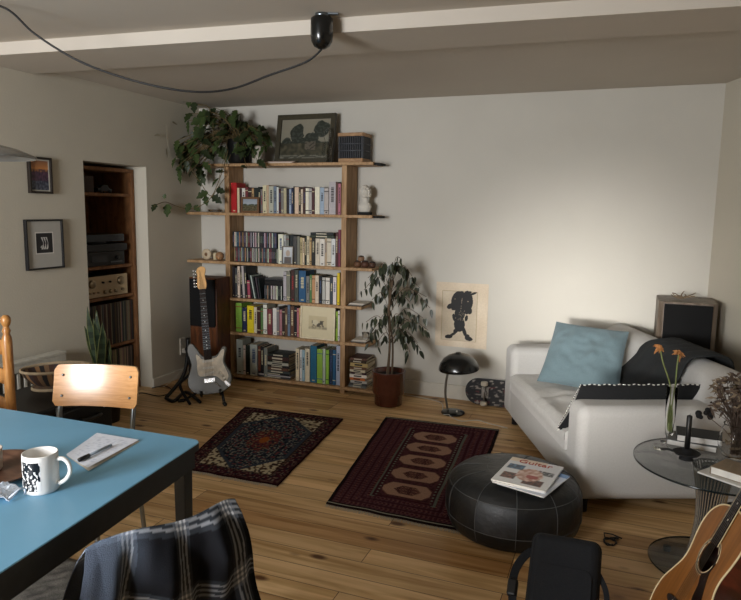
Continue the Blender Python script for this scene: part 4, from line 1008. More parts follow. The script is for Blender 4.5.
fixn(MB().prism([(p.x, p.z) for p in smooth([(x, 0, z) for x, z in pg], 3)], -.0245, -.0212).build('pickguard', mat('pearl', '#cdbfa6', .35, var=.3, vs=25), eg))
whp = mat('aged_white', '#d8d2c4', .35)
for z, r_ in ((.245, 0), (.195, 0), (.152, .2)):
    MB().prism(rect(-.042, .042, -.009, .009, .008), -.031, -.0244, M=T(0, 0, z)@R(-r_, 'Y')).build('pickup', whp, eg, bevel=.001)
MB().prism(rect(-.04, .04, .085, .118, .004), -.031, -.0215).build('bridge', chrome, eg, bevel=.001)
for x, z in ((.075, .155), (.092, .128), (.108, .103)): MB().lathe([(.011, 0), (.010, .004), (.007, .011), (0, .012)], 18, M=T(x, -.0244, z)@R(pi/2, 'X')).build('knob', whp, eg)
MB().prism(smooth_rect if False else rect(-.026, .026, -.011, .011, .010), -.027, -.021, M=T(.125, 0, .065)@R(.8, 'Y')).build('jack_plate', chrome, eg, bevel=.001)
MB().tube([(.02, -.03, .10), (.05, -.045, .07), (.075, -.045, .045)], .003, 6).build('tremolo_arm', chrome, eg)
maple = mat('maple', '#d9a766', .3, var=.1, vs=10, coat=.3)
rose = mat('rosewood', '#22130e', .75, var=.3)
nk = MB()
nk.add([(-.028, -.024, .255), (.028, -.024, .255), (.022, -.0185, .79), (-.022, -.0185, .79), (-.020, -.002, .255), (.020, -.002, .255), (.014, 0, .79), (-.014, 0, .79)], [(0, 1, 2, 3), (4, 7, 6, 5), (0, 3, 7, 4), (1, 5, 6, 2), (0, 4, 5, 1), (2, 6, 7, 3)], sm=False)
nko = fixn(nk.build('neck', maple, eg, bevel=.003))
fixn(MB().add([(-.028, -.029, .255), (.028, -.029, .255), (.0215, -.0235, .79), (-.0215, -.0235, .79), (-.028, -.024, .255), (.028, -.024, .255), (.0215, -.0185, .79), (-.0215, -.0185, .79)], [(0, 1, 2, 3), (4, 7, 6, 5), (0, 3, 7, 4), (1, 5, 6, 2), (0, 4, 5, 1), (2, 6, 7, 3)], sm=False).build('fretboard', rose, eg))
mb = MB(); L0 = .79-.142; mbd = MB()
def yfb(z): return -.029+.0055*(z-.255)/.535
for k in range(1, 22):
    z = .142+L0*2**(-k/12.); w = .0215+.0065*(.79-z)/.535; MB().bar((-w, yfb(z)-.0005, z), (w, yfb(z)-.0005, z), .0014, .0012).build('fret', steel, eg)
for k in (3, 5, 7, 9, 12, 15, 17, 19, 21):
    z = .142+L0*(2**(-(k-.5)/12.)); mbd.lathe([(0, 0), (.0036, 0), (.0036, .0012), (0, .0012)], 10, M=T(0, yfb(z), z)@R(pi/2, 'X'))
mbd.build('inlay', whp, eg)
hs = [(-.0215, .79), (.0215, .79), (.030, .805), (.034, .83), (.028, .87), (.026, .90), (.034, .93), (.030, .955), (.005, .965), (-.022, .955), (-.034, .93), (-.030, .90), (-.034, .84), (-.036, .815)]
fixn(MB().prism([(p.x, p.z) for p in smooth([(x, 0, z) for x, z in hs], 4)], -.016, -.002).build('headstock', maple, eg, bevel=.002))
for k in range(6):
    z = .815+.024*k; MB().tube([(-.028, -.008, z), (-.052, -.008, z)], .0025, 6).box((-.062, -.014, z-.006), (-.05, -.002, z+.006)).build('tuning_peg', chrome, eg)
mb = MB()
for k in range(6):
    x0 = -.026+.0104*k; x1 = -.0165+.0066*k; mb.tube([(x0, -.034, .105), (x1, -.0265, .79), (-.02+.002*k, -.018, .815+.024*k)], .0007, 4)
mb.build('strings', mat('string_metal', '#5c5852', .5, .8), eg)
# stand
gs = thing('guitar_stand', 'black tubular guitar stand holding the electric guitar', 'guitar stand', (-2.82, 4.02, 0))
g0 = V(gs.location)
def gpnt(x, y, z): return GM@V((x, y, z))-g0
top = gpnt(0, .03, .36)
MB().tube([top, gpnt(0, .045, .05), V((0, .02, .05))+V((0, 0, 0))], .010, 8).build('back_tube', black_pl, gs)
for s_ in (-1, 1):
    a_ = gpnt(s_*.07, .035, .045); MB().tube([a_, V((a_.x+s_*.09, a_.y-.10, .012))], .010, 8).tube([V((a_.x+s_*.09, a_.y-.10, .012)), V((a_.x+s_*.12, a_.y-.13, .012))], .014, 8).build('front_leg', black_pl, gs)
    MB().tube([a_, gpnt(s_*.07, -.015, -.010), gpnt(s_*.07, -.035, -.004), gpnt(s_*.07, -.042, .03)], .008, 8).build('cradle_arm', black_pl, gs)
MB().tube([gpnt(-.07, .035, .045), gpnt(.07, .035, .045)], .009, 8).build('cross_bar', black_pl, gs)
MB().tube([gpnt(0, .04, .25), V((-.05, .22, .012))], .010, 8).build('rear_leg', black_pl, gs)
# folded second stand / straps left of it
fs_ = thing('folded_stand', 'black folded tubular stand with dangling straps left of the electric guitar', 'stand', (-3.02, 3.98, 0)); f0 = V(fs_.location)
P_ = [at_y(188, 338, 4.02), at_y(187, 360, 4.0), at_y(182, 378, 3.96)]; q_ = at_z(166, 398, .015); 
MB().tube([p-f0 for p in smooth(P_+[q_], 5, False)], .014, 8).build('pole', black_pl, fs_)
MB().tube([p-f0 for p in smooth([q_, at_z(174, 401, .014), at_z(186, 392, .014), at_z(200, 402, .014)], 5, False)], .013, 8).build('foot', black_pl, fs_)
MB().tube([p-f0 for p in smooth([at_y(186, 348, 3.99), at_y(190, 372, 3.93), at_y(180, 385, 3.9), at_z(190, 404, .015)], 6, False)], .011, 8).build('strap', mat('strap_black', '#141416', .9), fs_)
# outlet
so_ = thing('socket', 'white double wall socket with plugs low on the left wall', 'socket', (XL, 4.458, .264))
MB().box((0, -.035, -.07), (.012, .035, .07)).build('plate', whp, so_, bevel=.003)
MB().box((.012, -.02, -.055), (.045, .02, -.015)).build('plug', mat('plug_white', '#cfcabf', .4), so_, bevel=.006)
wc = mat('white_cable', '#c9c4b8', .5); kc = mat('black_cable', '#111112', .5)
def cable(pts, r, m, name, label, n=6):
    p0 = V(pts[0]); o = MB().tube([V(p)-p0 for p in smooth(pts, 8, False)], r, n).build(name, m, M=T(*p0)); return tag(o, label, 'cable')
cable([(XL+.046, 4.458, .22), (XL+.07, 4.44, .14), (XL+.04, 4.35, .05), (XL+.035, 4.25, .006), (XL+.07, 4.12, .005)], .003, wc, 'power_cable', 'thin white cable dropping from the wall socket to the floor')
cable([at_z(152, 388, .006), at_z(165, 386, .006), at_z(172, 391, .006), at_z(160, 396, .006), at_z(140, 393, .006), at_z(128, 400, .006)], .004, kc, 'power_cable', 'black cable on the floor below the alcove edge')

# ================================================================ LEFT WALL PICTURES
def leftM(u, v, w, h, tilt=0):
    p = at_x(u, v, XL); return Matrix(((0, -1, 0, XL+.026), (1, 0, 0, p.y), (0, 0, 1, p.z), (0, 0, 0, 1)))
def sunset(u, v):
    if v > .72: return mixc((196, 130, 70), (120, 80, 60), (v-.72)*3)
    if v > .6: return (150, 100, 60) if nz(u*8, v*8) > 0 else (90, 60, 60)
    if v > .3: return mixc((96, 60, 84), (50, 36, 52), .5+nz(u*10, v*10, 3))
    return mixc((40, 44, 60), (90, 96, 110), .5+nz(u*9, v*12, 6)*1.4)
def lpic(name, label, u, v, w, h, fr, col, fn, **k):
    p = at_x(u, v, XL); M = Matrix(((0, -1, 0, XL+.024), (1, 0, 0, p.y), (0, 0, 1, p.z), (0, 0, 0, 1)))
    return photo_frame(name, label, None, w, h, fr, col, fn, M=M, depth=.022, **k)
lpic('picture', 'small dark framed sunset picture, the upper one on the left wall', 39.5, 193.5, .172, .222, .014, (40, 32, 26), sunset, mat_w=.008, matc=(180, 176, 164), cat='picture')
def calli(u, v):
    c = (28, 27, 30)
    for cx, a in ((.36, .05), (.5, .12), (.64, .16)):
        x = cx+.10*sin((v-.2)*6)*.7
        if .18 < v < .8-.0*cx and abs(u-x) < .035+.02*sin(v*9): c = (206, 204, 200)
    if ((u-.36)/.10)**2+((v-.3)/.08)**2 < 1 and ((u-.36)/.05)**2+((v-.3)/.04)**2 > 1: c = (190, 188, 184)
    return c
def calli_mat(u, v):
    # picture area incl. inner line : centre image
    a, b_ = (u-.5)/.235, (v-.53)/.215
    if abs(a) < 1 and abs(b_) < 1: return calli(a*.5+.5, b_*.5+.5)
    if abs(a) < 1.12 and abs(b_) < 1.09: return (222, 220, 212)
    return (176, 173, 165)
lpic('picture', 'square framed white mount with small black calligraphy image, lower on the left wall', 44.5, 269, .285, .312, .011, (28, 27, 28), calli_mat, nx_=90, ny_=100, cat='picture')

# ================================================================ ALCOVE
pd = wood('alcove_pine', '#8a5e38', '#6b4526', .6, (6, 6, 2), 5)
al = thing('alcove_shelf', 'pine shelving unit built into the alcove of the left wall', 'shelf', (-3.72, 3.77, 0)); a0 = V(al.location)
AX0, AX1 = -3.93, -3.505; AY0, AY1 = NY0+.006, NY1-.006
def ab(name, a, b, m=pd): return MB().box(V(a)-a0, V(b)-a0).build(name, m, al, bevel=.002)
ab('side_panel', (AX0, AY1-.028, 0), (AX1, AY1, 1.70)); ab('side_panel', (AX0, AY0, 0), (AX1, AY0+.028, 1.70)); ab('back_panel', (AX0-.012, AY0, 0), (AX0, AY1, 1.70)); ab('top_panel', (AX0, AY0+.028, 1.675), (AX1, AY1-.028, 1.70))
AS = [1.505, .975, .745, .10]
for z in AS: ab('shelf', (AX0, AY0+.028, z-.011), (AX1-.01, AY1-.028, z+.011))
YA, YB = AY0+.03, AY1-.03
# records
y = YB-.004; k = 0
for i in range(58):
    w = rnd.choice([.0065, .008, .010, .0125]); 
    if y-w < YA+.01: break
    c_ = rnd.choice([(38, 34, 34), (52, 50, 52), (88, 66, 50), (120, 104, 84), (34, 40, 50), (66, 34, 32), (110, 102, 90), (46, 44, 40), (140, 124, 100)])
    h = .50+rnd.uniform(-.02, .03) if False else .312
    lev = 0
    t = MB().box((0, 0, 0), (.31, w-.0008, .312), c=jit(c_, 10)).build('record', book_m); t.location = (AX1-.02-.31, y-w, .7-.0+.0)
    t.location.z = .3905; t.rotation_euler = (0, 0, 0)
    tag(t, 'thin record sleeve, %s from the right in the alcove record row' % (ORD[k] if k < 36 else 'further'), 'record', 'records in the alcove'); y -= w+.0006; k += 1
ab('shelf', (AX0, AY0+.028, .368), (AX1-.01, AY1-.028, .39))
y = YB-.004; k = 0
for i in range(30):
    w = rnd.choice([.010, .014, .018])
    if y-w < YA+.01: break
    t = book_mesh(w-.001, .2, .23, jit(rnd.choice([(120, 104, 84), (70, 60, 54), (150, 136, 112), (50, 46, 44)]), 10), False).build('book', book_m); t.matrix_world = T(AX1-.03, y-w, .1115)@R(pi/2)
    tag(t, 'tall dull book, %s from the right on the lowest alcove shelf' % ORD[k], 'book', 'books on the lowest alcove shelf'); y -= w+.0006; k += 1
# amplifier
champ = mat('champagne_metal', '#c2ae90', .35, .5, var=.05)
az = AS[2]+.0115
am = thing('amplifier', 'champagne gold stereo amplifier with round knobs in the alcove', 'amplifier', (AX1-.02, (YA+YB)/2+.0, az))
hw = .215
MB().box((-.30, -hw, .008), (-.006, hw, .150)).build('case', mat('amp_case', '#2a2724', .5), am, bevel=.003)
MB().box((-.006, -hw-.004, .004), (.0, hw+.004, .158)).build('front_panel', champ, am, bevel=.001)
def knob(y, z, r_, m=champ): MB().lathe([(r_, 0), (r_*.96, .014), (r_*.8, .017), (0, .017)], 22, M=T(0, y, z)@R(pi/2, 'Y')).build('knob', m, am)
kd = mat('amp_knob', '#9c8c74', .3, .8)
knob(-.145, .105, .030, kd); knob(.145, .11, .033, kd)
for y in (-.04, .03): knob(y, .11, .008, black_pl)
for y in (-.17, -.13, -.09): knob(y, .04, .007, kd)
for y in (-.02, .035, .09): knob(y, .038, .015, kd)
knob(.16, .04, .012, kd)
for y in (-.2, .2): MB().box((-.28, y-.015, -.0), (-.03, y+.015, .008)).build('foot', black_pl, am)
# black devices
z = AS[1]+.0115
d1 = thing('cassette_deck', 'black hi-fi deck, lower one of the two on the middle alcove shelf', 'hi-fi deck', (AX1-.02, (YA+YB)/2, z))
MB().box((-.3, -.2, 0), (0, .2, .105)).build('case', mat('deck_black', '#17181a', .4), d1, bevel=.004); MB().box((0, -.14, .03), (.003, .02, .08)).build('window', mat('deck_window', '#30343a', .15), d1); MB().lathe([(.015, 0), (.015, .012), (0, .012)], 16, M=T(0, .12, .055)@R(pi/2, 'Y')).build('knob', black_pl, d1)
MB().box((0, .05, .02), (.004, .17, .03)).build('button_row', mat('deck_button', '#54585c', .4), d1)
d2 = thing('turntable', 'black record player on top of the hi-fi deck in the alcove', 'record player', (AX1-.01, (YA+YB)/2, z+.106))
MB().box((-.31, -.205, .0), (0, .225, .055)).build('base', mat('tt_base', '#222428', .35), d2, bevel=.01, seg=3); MB().lathe([(.13, 0), (.135, .012), (0, .014)], 40, M=T(-.15, -.01, .055)).build('platter', mat('platter', '#3a3d42', .3, .5), d2)
MB().box((-.30, -.195, .070), (-.005, .20, .125)).build('dust_cover', mat('cover_smoke', '#3c4146', .2), d2, bevel=.006); MB().tube([(-.05, .15, .062), (-.05, .15, .075), (-.2, .05, .072)], .004, 6).build('tone_arm', chrome, d2)
# upper shelf books and things
y = YA+.01
for k, (w, h, c_) in enumerate([(.03, .15, (60, 84, 72)), (.028, .145, (44, 60, 66)), (.032, .155, (48, 44, 40)), (.03, .14, (70, 74, 70)), (.10, .12, (58, 38, 30))]):
    if w < .09:
        t = book_mesh(w-.001, .15, h, c_).build('book', book_m); t.matrix_world = T(AX1-.10, y+w, AS[0]+.0115)@R(-pi/2)@T(0, -.0, 0) if False else T(AX1-.05, y, AS[0]+.0115)@R(pi/2)
        tag(t, 'dull coloured book, %s from the left on the top alcove shelf' % ORD[k], 'book', 'books on the top alcove shelf'); y += w
    else:
        t = MB().box((0, 0, 0), (.15, w, h), c=c_).build('wooden_box', book_m, bevel=.003); t.location = (AX1-.22, y+.015, AS[0]+.0115); tag(t, 'small dark brown wooden box beside the books on the top alcove shelf', 'box'); y += w+.03
t = thing('toy_car', 'small dark model car on the top alcove shelf', 'model car', (AX1-.09, y+.09, AS[0]+.0115))
fixn(MB().prism([(-.07, .012), (-.07, .035), (-.04, .04), (-.02, .06), (.025, .06), (.045, .038), (.07, .032), (.07, .012)], -.025, .025, M=R(pi/2)).build('body', mat('toy_paint', '#22272c', .25), t, bevel=.003))
for sx in (-.045, .045):
    for sy in (-.026, .026): MB().lathe([(0, -.005), (.013, -.005), (.013, .005), (0, .005)], 14, M=T(sy, sx, .013)@R(pi/2, 'Y')).build('wheel', black_pl, t)

# ================================================================ RADIATOR, CASE, BASKET, SNAKE PLANT
radm = mat('radiator_white', '#c4c0b4', .4)
ra = thing('radiator', 'white panel radiator below the pictures on the left wall', 'radiator', (XL+.03, 2.62, .09))
mb = MB(); ly = .50
for k in range(22): y = -ly+2*ly*k/21; mb.box((.045, y-.008, .03), (.062, y+.008, .375))
mb.build('fins', radm, ra)
MB().box((0, -ly-.01, .0), (.02, ly+.01, .40)).build('back_panel', mat('radiator_shade', '#7d7a72', .6), ra)
mb = MB(); mb.box((0, -ly-.02, .385), (.075, ly+.02, .405)); mb.box((.055, -ly-.02, .34), (.072, ly+.02, .385)); mb.build('top_grille', radm, ra, bevel=.004)
MB().box((.02, -ly-.02, .0), (.07, ly+.02, .03)).build('bottom_rail', radm, ra, bevel=.003)
for y in (-.4, .4): MB().box((.02, y-.02, -.09), (.045, y+.02, .0)).build('foot', radm, ra)
MB().box((-.03, -.3, .3), (0, .3, .33)).build('wall_bracket', radm, ra)
cs_ = thing('hard_case', 'black hard instrument case with metal latches under the woven basket', 'case', (-2.86, 2.62, 0))
MB().box((-.27, -.42, 0), (.19, .24, .345)).build('lower_shell', mat('case_black', '#101113', .4, var=.2, vs=60, bump=.2, bs=200), cs_, bevel=.012, seg=3)
MB().box((-.27, -.42, .348), (.19, .24, .39)).build('lid', MATS['case_black'], cs_, bevel=.012, seg=3)
MB().box((-.272, -.422, .341), (.192, .242, .352)).build('metal_trim', mat('dull_trim', '#2e3033', .35, .7), cs_)
MB().tube(smooth([(.192, .0, .27), (.225, .01, .275), (.225, .11, .275), (.192, .12, .27)], 4, False), .011, 8).build('handle', black_pl, cs_, label='black carrying handle')
for y in (-.14, .19): MB().box((.19, y-.02, .295), (.197, y+.02, .385)).build('latch', mat('latch_metal', '#8a8d90', .3, .9), cs_, bevel=.002)
# basket
bkt = thing('fruit_basket', 'oval coiled basket with pale rim standing on the black case', 'basket', (-2.90, 2.69, .3455), .9); bkt.location = (-2.93, 2.70, .3905); bkt.scale = (.78, .78, 1); bkt.location = (-2.95, 2.735, .3905)
SYB = .72
def strip(u): return ((70, 46, 36), (120, 92, 66), (42, 38, 38), (146, 112, 78), (64, 52, 52))[int(u*40) % 5]
mb = MB(); pf_ = [(0, .03), (.12, .03), (.16, .045), (.205, .085), (.225, .115)]; nn = 80
for r0_, r1_ in ((0, 0), (.004, 1)):
    vs = []; 
    for r_, z in pf_:
        for i in range(nn): a = 2*pi*i/nn; vs.append(((r_+r0_)*cos(a), (r_+r0_)*sin(a)*SYB, z-(.005 if r1_ else 0)))
    fs = []; cc = []
    for j in range(len(pf_)-1):
        for i in range(nn): k = (i+1) % nn; fs.append((j*nn+i, j*nn+k, (j+1)*nn+k, (j+1)*nn+i)); cc.append(strip(i/nn) if j else (110, 74, 52))
    mb.add(vs, fs, c=cc)
mb.build('bowl', attr_m, bkt)
rimm = mat('wicker_pale', '#a9967a', .7, var=.2)
MB().tube([(.229*cos(2*pi*i/60), .229*sin(2*pi*i/60)*SYB, .117) for i in range(60)], .0085, 8, closed=True).build('rim', rimm, bkt)
MB().tube([(.16*cos(2*pi*i/60), .16*sin(2*pi*i/60)*SYB, .010) for i in range(60)], .0095, 8, closed=True).build('foot_ring', rimm, bkt)
MB().lathe([(.155, .012), (.14, .03)], 48, sy=SYB, cap=False).build('foot_wall', mat('wicker_dark', '#5b4634', .8, var=.3), bkt)
# snake plant
sn = thing('snake_plant', 'upright snake plant with mottled sword leaves in front of the alcove records', 'plant', (-3.13, 3.30, 0)); s0 = V(sn.location)
MB().lathe([(0, 0), (.08, 0), (.10, .22), (.105, .23), (.095, .23), (.09, .20), (0, .20)], 32).build('pot', mat('dark_pot', '#1b1a1a', .5), sn)
mb = MB(); rs = random.Random(4)
for (u_, v_, du) in ((88, 306, 0), (93, 318, .3), (97, 310, .2), (102, 322, .5), (105, 330, .7), (84, 326, -.5), (109, 338, .8), (99, 335, .2)):
    yy = 3.24+rs.uniform(-.05, .05); tip = at_y(u_, v_, yy)-s0; base = V((rs.uniform(-.04, .04)+.0, rs.uniform(-.04, .04), .19)); d = tip-base; w0 = .026; K = 14
    s_ = V((.8, .6, 0)); s_.rotate(Matrix.Rotation(rs.uniform(-.5, .5), 3, 'Z')); n_ = d.cross(s_).normalized(); vs = []; cols = []
    for i in range(K+1):
        t = i/K; w = w0*(.75+.35*sin(pi*min(1, t*1.1)))*(1 if t < .75 else max(.02, (1-t)/.25)**.7); p = base+d*t+n_*.012*sin(t*5+du)
        for j in (-1, -.8, 0, .8, 1): vs.append(p+s_*w*j-n_*w*.35*abs(j))
    fs = [(i*5+j, i*5+j+1, (i+1)*5+j+1, (i+1)*5+j) for i in range(K) for j in range(4)]
    cols = [((92, 98, 58) if j in (0, 3) else ((34, 46, 32) if (i+int(u_)) % 2 else (52, 66, 46))) for i in range(K) for j in range(4)]
    mb.add(vs, fs, c=cols)
mb.build('leaves', mat('snake_leaf', rough=.45, attr=True, var=.25), sn, solid=.003)

# ================================================================ FICUS
fp = thing('potted_fig', 'slender weeping fig tree in a glossy red-brown pot beside the bookcase', 'plant', (-1.53, 4.42, 0)); f0 = V(fp.location)
MB().lathe([(0, 0), (.095, 0), (.102, .006), (.104, .07), (.112, .085), (.120, .10), (.122, .245), (.125, .25), (.124, .256), (.116, .256), (.112, .22), (0, .215)], 48).build('pot', mat('redbrown_glaze', '#4a2218', .2, var=.15, coat=.4), fp)
MB().lathe([(0, .222), (.111, .221)], 32, cap=False).build('soil', mat('soil', '#1d1511', 1), fp)
bark = mat('fig_bark', '#5d4c3a', .85, var=.3); tr = MB(); fl = MB(); rf = random.Random(11)
trunks = [smooth([V((dx, dy, .21)), V((dx*.6+.01, dy, .45)), V((-.01+dx*.2, 0, .70)), V((.01+ex2, .0, .93))], 6, False) for dx, dy, ex2 in ((-.015, 0, 0), (.02, .01, .01), (.0, -.02, -.015))]
for t_ in trunks: tr.tube(t_, [.009-.005*i/len(t_) for i in range(len(t_))], 8)
def leafp(mb, p, d, L_, m): lobed(mb, p, d, V((rf.uniform(-.9, .9), -1, .3)), L_, L_*.42, 0, .15, m)
ends_ = []
for (u_, v_, n_) in ((364, 290, 4), (368, 278, 4), (380, 266, 5), (392, 264, 5), (404, 268, 6), (412, 276, 6), (420, 288, 7), (427, 297, 5), (430, 308, 4), (423, 318, 7), (428, 330, 6), (418, 343, 7), (410, 352, 6), (404, 335, 6), (372, 300, 4), (366, 322, 4), (372, 332, 3), (381, 318, 5), (385, 286, 5), (400, 290, 5), (410, 302, 6), (400, 315, 5), (366, 341, 2), (377, 343, 3), (392, 278, 6), (413, 324, 6), (421, 350, 4), (384, 305, 4), (400, 258, 2)):
    yy = 4.42+rf.uniform(-.14, .14); tip = at_y(u_, v_, yy); tip.y = min(tip.y, 4.72); tip = tip-f0; t_ = trunks[rf.randrange(3)]
    zst = min(max(.45, tip.z-.06+rf.uniform(-.1, .05)), .92); b_ = min(t_, key=lambda q: abs(q.z-zst)); arch = V((0, 0, .06+.25*abs(tip.x-b_.x)))
    pts = smooth([b_, (b_*.55+tip*.45)+arch, tip], 7, False); tr.tube(pts, .0022, 5)
    for i in range(n_*2):
        k = int(len(pts)*(.4+.6*(i+1)/(n_*2)))-1; p = pts[max(0, k)]; d = V((rf.uniform(-.8, .8), rf.uniform(-.6, .5), -1.0-rf.random())); q = p+V((rf.uniform(-.02, .02), rf.uniform(-.02, .02), rf.uniform(-.03, .0)))
        if q.y+f0.y > 4.69: continue
        leafp(fl, q, d, rf.uniform(.04, .066), rf.choice([0, 0, 1]))
tr.build('trunk', bark, fp); fl.build('foliage', [mat('fig_leaf', '#3b412f', .4, var=.3), mat('fig_leaf_dark', '#292e20', .4, var=.3)], fp)

# ================================================================ PRINT, LAMP, SKATEBOARD, RIGHT SPEAKER
def blot(u, v):
    # (x right, y up) relative to the sheet ; ink figure, drawn as generic two-headed creature of blots
    base = mixc((220, 205, 182), (208, 190, 164), .5+nz(u*3, v*3)); 
    if abs(u-.46) < .335 and abs(v-.485) < .385: base = mixc((204, 190, 166), (196, 180, 156), .5+nz(u*4, v*4, 3))
    if (abs(abs(u-.46)-.335) < .006 and abs(v-.485) < .385) or (abs(abs(v-.485)-.385) < .005 and abs(u-.46) < .335): base = (176, 158, 128)
    x, y = u, v
    def el(cx, cy, rx, ry, a=0):
        dx, dy = x-cx, y-cy; c, s_ = cos(a), sin(a); p_, q_ = dx*c+dy*s_, -dx*s_+dy*c; return (p_/rx)**2+(q_/ry)**2 < 1
    ink = el(.41, .72, .11, .155, -.35) or el(.61, .73, .105, .155, .1) or el(.51, .70, .12, .14) or el(.28, .63, .065, .04, .4) or el(.34, .60, .04, .03) or el(.66, .575, .045, .05, -.3) or el(.60, .56, .04, .04) \
        or el(.46, .83, .08, .035, .4) or el(.70, .84, .09, .018, .3) or el(.62, .855, .07, .02, .2) or el(.47, .52, .10, .10) or el(.47, .36, .105, .12) or el(.40, .25, .05, .035, .6) or el(.34, .19, .09, .022, .5) or el(.27, .155, .075, .032, .1) \
        or el(.57, .25, .035, .09, .45) or el(.63, .17, .05, .045) or el(.66, .145, .075, .034, -.1) or el(.36, .46, .03, .06, .3) or el(.60, .46, .03, .05, -.3)
    if ink:
        if abs(u-(.50+.10*(v-.7))) < .004 and .56 < v < .80 and nz(u*9, v*30) > -.15: return (150, 136, 116)
        if el(.37, .745, .010, .006) or el(.62, .72, .012, .008): return (170, 156, 130)
        if .42 < v < .56 and .43 < u < .55 and nz(u*60, v*60) > .32: return (140, 128, 108)
        return (22, 20, 20)
    return base
pw_ = [at_y(434.5, 345.5, D-.012), at_y(486, 349.5, D-.012)]; ph_ = .49; pwid = (pw_[1]-pw_[0]).x
o = MB().grid(lambda u, v: (pwid*u, -.001-.006*max(0, u-.8)*(1-v), ph_*v), 150, 180, c=blot).grid(lambda u, v: (pwid*(1-u), .001, ph_*v), 1, 1, c=(200, 180, 150)).build('art_print', attr_m, M=T(pw_[0].x, D-.004, (pw_[0].z+pw_[1].z)/2))
tag(o, 'cream paper print of a black ink two-headed creature on the back wall', 'print')
# desk lamp
blk = mat('black_enamel', '#0d0e0e', .22, var=.1, coat=.3)
dl = thing('desk_lamp', 'black mushroom-shaded lamp on a curved metal arm standing on the floor', 'lamp', (-1.035, 4.40, 0)); d0 = V(dl.location)
MB().lathe([(0, 0), (.082, 0), (.085, .006), (.078, .014), (.05, .022), (0, .025)], 40).build('base', blk, dl)
hd = at_y(459, 364, 4.36)-d0
MB().tube(smooth([(-.035, -.01, .02), (-.055, -.01, .12), (-.055, -.01, .22), (-.035, -.012, .33), (hd.x-.06, -.02, .36)], 6, False), .0085, 12).build('arm', mat('worn_chrome', '#8f8a80', .3, .9), dl)
Msh = T(hd.x, hd.y, hd.z-.035)@R(-.06, 'Y')@R(.05, 'X')
pfl = [(.138, -.004), (.141, .0), (.139, .016), (.128, .045), (.105, .075), (.075, .096), (.04, .108), (.022, .112), (.018, .118), (0, .119)]
MB().lathe(pfl+[(0, .114), (.04, .102), (.10, .07), (.124, .042), (.134, .010), (.138, -.004)], 48, M=Msh, cap=False).build('shade', blk, dl)
MB().lathe([(0, 0), (.02, .005), (.022, .05), (.018, .10)], 20, M=Msh).build('bulb_holder', black_pl, dl)
MB().lathe([(0, 0), (.006, 0), (.006, .012), (0, .012)], 12, M=T(.035, -.03, .02)).build('switch', whp, dl)
cable([(-1.04, 4.32, .004), (-.99, 4.27, .004), (-.93, 4.24, .004), (-.84, 4.30, .004), (-.74, 4.26, .004), (-.62, 4.22, .004)], .0028, wc, 'lamp_cable', 'thin white lamp cable trailing over the floor to the sofa')
cable([(-1.04, 4.32, .011), (-1.09, 4.34, .004), (-1.12, 4.44, .004), (-1.2, 4.62, .004), (-1.5, 4.70, .004)], .0028, wc, 'lamp_cable', 'thin white cable running along the skirting behind the lamp')
sk = thing('skateboard', 'black skateboard on its side against the wall beside the sofa, truck outwards', 'skateboard', (-.625, 4.668, 0.004)); k0 = V(sk.location)
hl, rr_ = .385, .10
oln = []
for i in range(25): a = pi/2+pi*i/24; oln.append((-(hl-rr_)+rr_*cos(a), .10+rr_*sin(a)))
for i in range(25): a = -pi/2+pi*i/24; oln.append(((hl-rr_)+rr_*cos(a), .10+rr_*sin(a)))
def gfx(u, v):
    a = nz(u*9, v*5, 2); b_ = nz(u*22, v*12, 6)
    if b_ > .36: return (140, 132, 124)
    if a > .38: return (84, 28, 32)
    if b_ > .24: return (70, 67, 66)
    return (20, 19, 21)
fixn(MB().prism(oln, .0, .011).build('deck_edge', mat('deck_dark', '#17161a', .5), sk, bevel=.002))
mb = MB(); nx_ = 120
mb.grid(lambda u, v: ((u-.5)*2*(hl-.006), -.0012, .10+(v-.5)*2*.094*(1 if abs(u-.5)*2*hl < hl-rr_ else max(.02, sqrt(max(0, 1-((abs(u-.5)*2*(hl-.006)-(hl-rr_))/rr_)**2))))), nx_, 24, c=gfx); mb.build('deck_graphic', attr_gl, sk)
for x in (-.235, .235):
    tk = MB().box((x-.025, -.014, .06), (x+.025, -.001, .14)).tube([(x, -.04, .02), (x, -.04, .18)], .007, 8).bar((x, -.012, .1), (x, -.04, .1), .03, .03).build('truck', mat('truck_metal', '#8e8a84', .35, .9), sk)
    for z in (.012, .16): MB().lathe([(.01, 0), (.024, .002), (.026, .008), (.026, .022), (.024, .028), (.01, .03)], 24, M=T(x, -.045, z)).build('wheel', mat('wheel_cream', '#b9b09f', .5), tk)
rs_ = thing('loudspeaker', 'black-fronted wooden loudspeaker standing in the right corner behind the sofa', 'loudspeaker', (.413, 4.515, 0)); r0 = V(rs_.location)
spw = wood('speaker_oak', '#77695a', '#5d5044', .5, (6, 6, 1.5), 4)
zt_, zb_ = .895, 0
mb = MB(); P4 = [(-.165, .17), (.165, .17), (.165, -.13), (.140, -.17), (-.140, -.17), (-.165, -.13)]
n = 6; top_ = [(x*.97 if abs(x) < .14 else x, y) for x, y in P4]
mb.add([(x, y, zb_) for x, y in P4]+[(x, y, zt_) for x, y in P4], [tuple(range(n)), tuple(range(2*n-1, n-1, -1))]+[(i, i+n, (i+1) % n+n, (i+1) % n) for i in range(n)], sm=False)
fixn(mb.build('cabinet', spw, rs_, bevel=.003)); MB().box((-.134, -.186, .05), (.134, -.171, zt_-.012)).build('grille', grille, rs_, bevel=.004)
mb = MB(); rc = random.Random(2)
for i in range(9):
    a = rc.uniform(0, 2*pi); p = [V((0, 0, .012))]; 
    for j in range(4): p.append(p[-1]+V((cos(a)*.018, sin(a)*.014, rc.uniform(-.004, .012)))); a += rc.uniform(-.7, .7)
    for q in p: q.z = max(q.z, .006)
    mb.tube(smooth(p, 3, False), [.006-.0003*k for k in range(13)], 6)
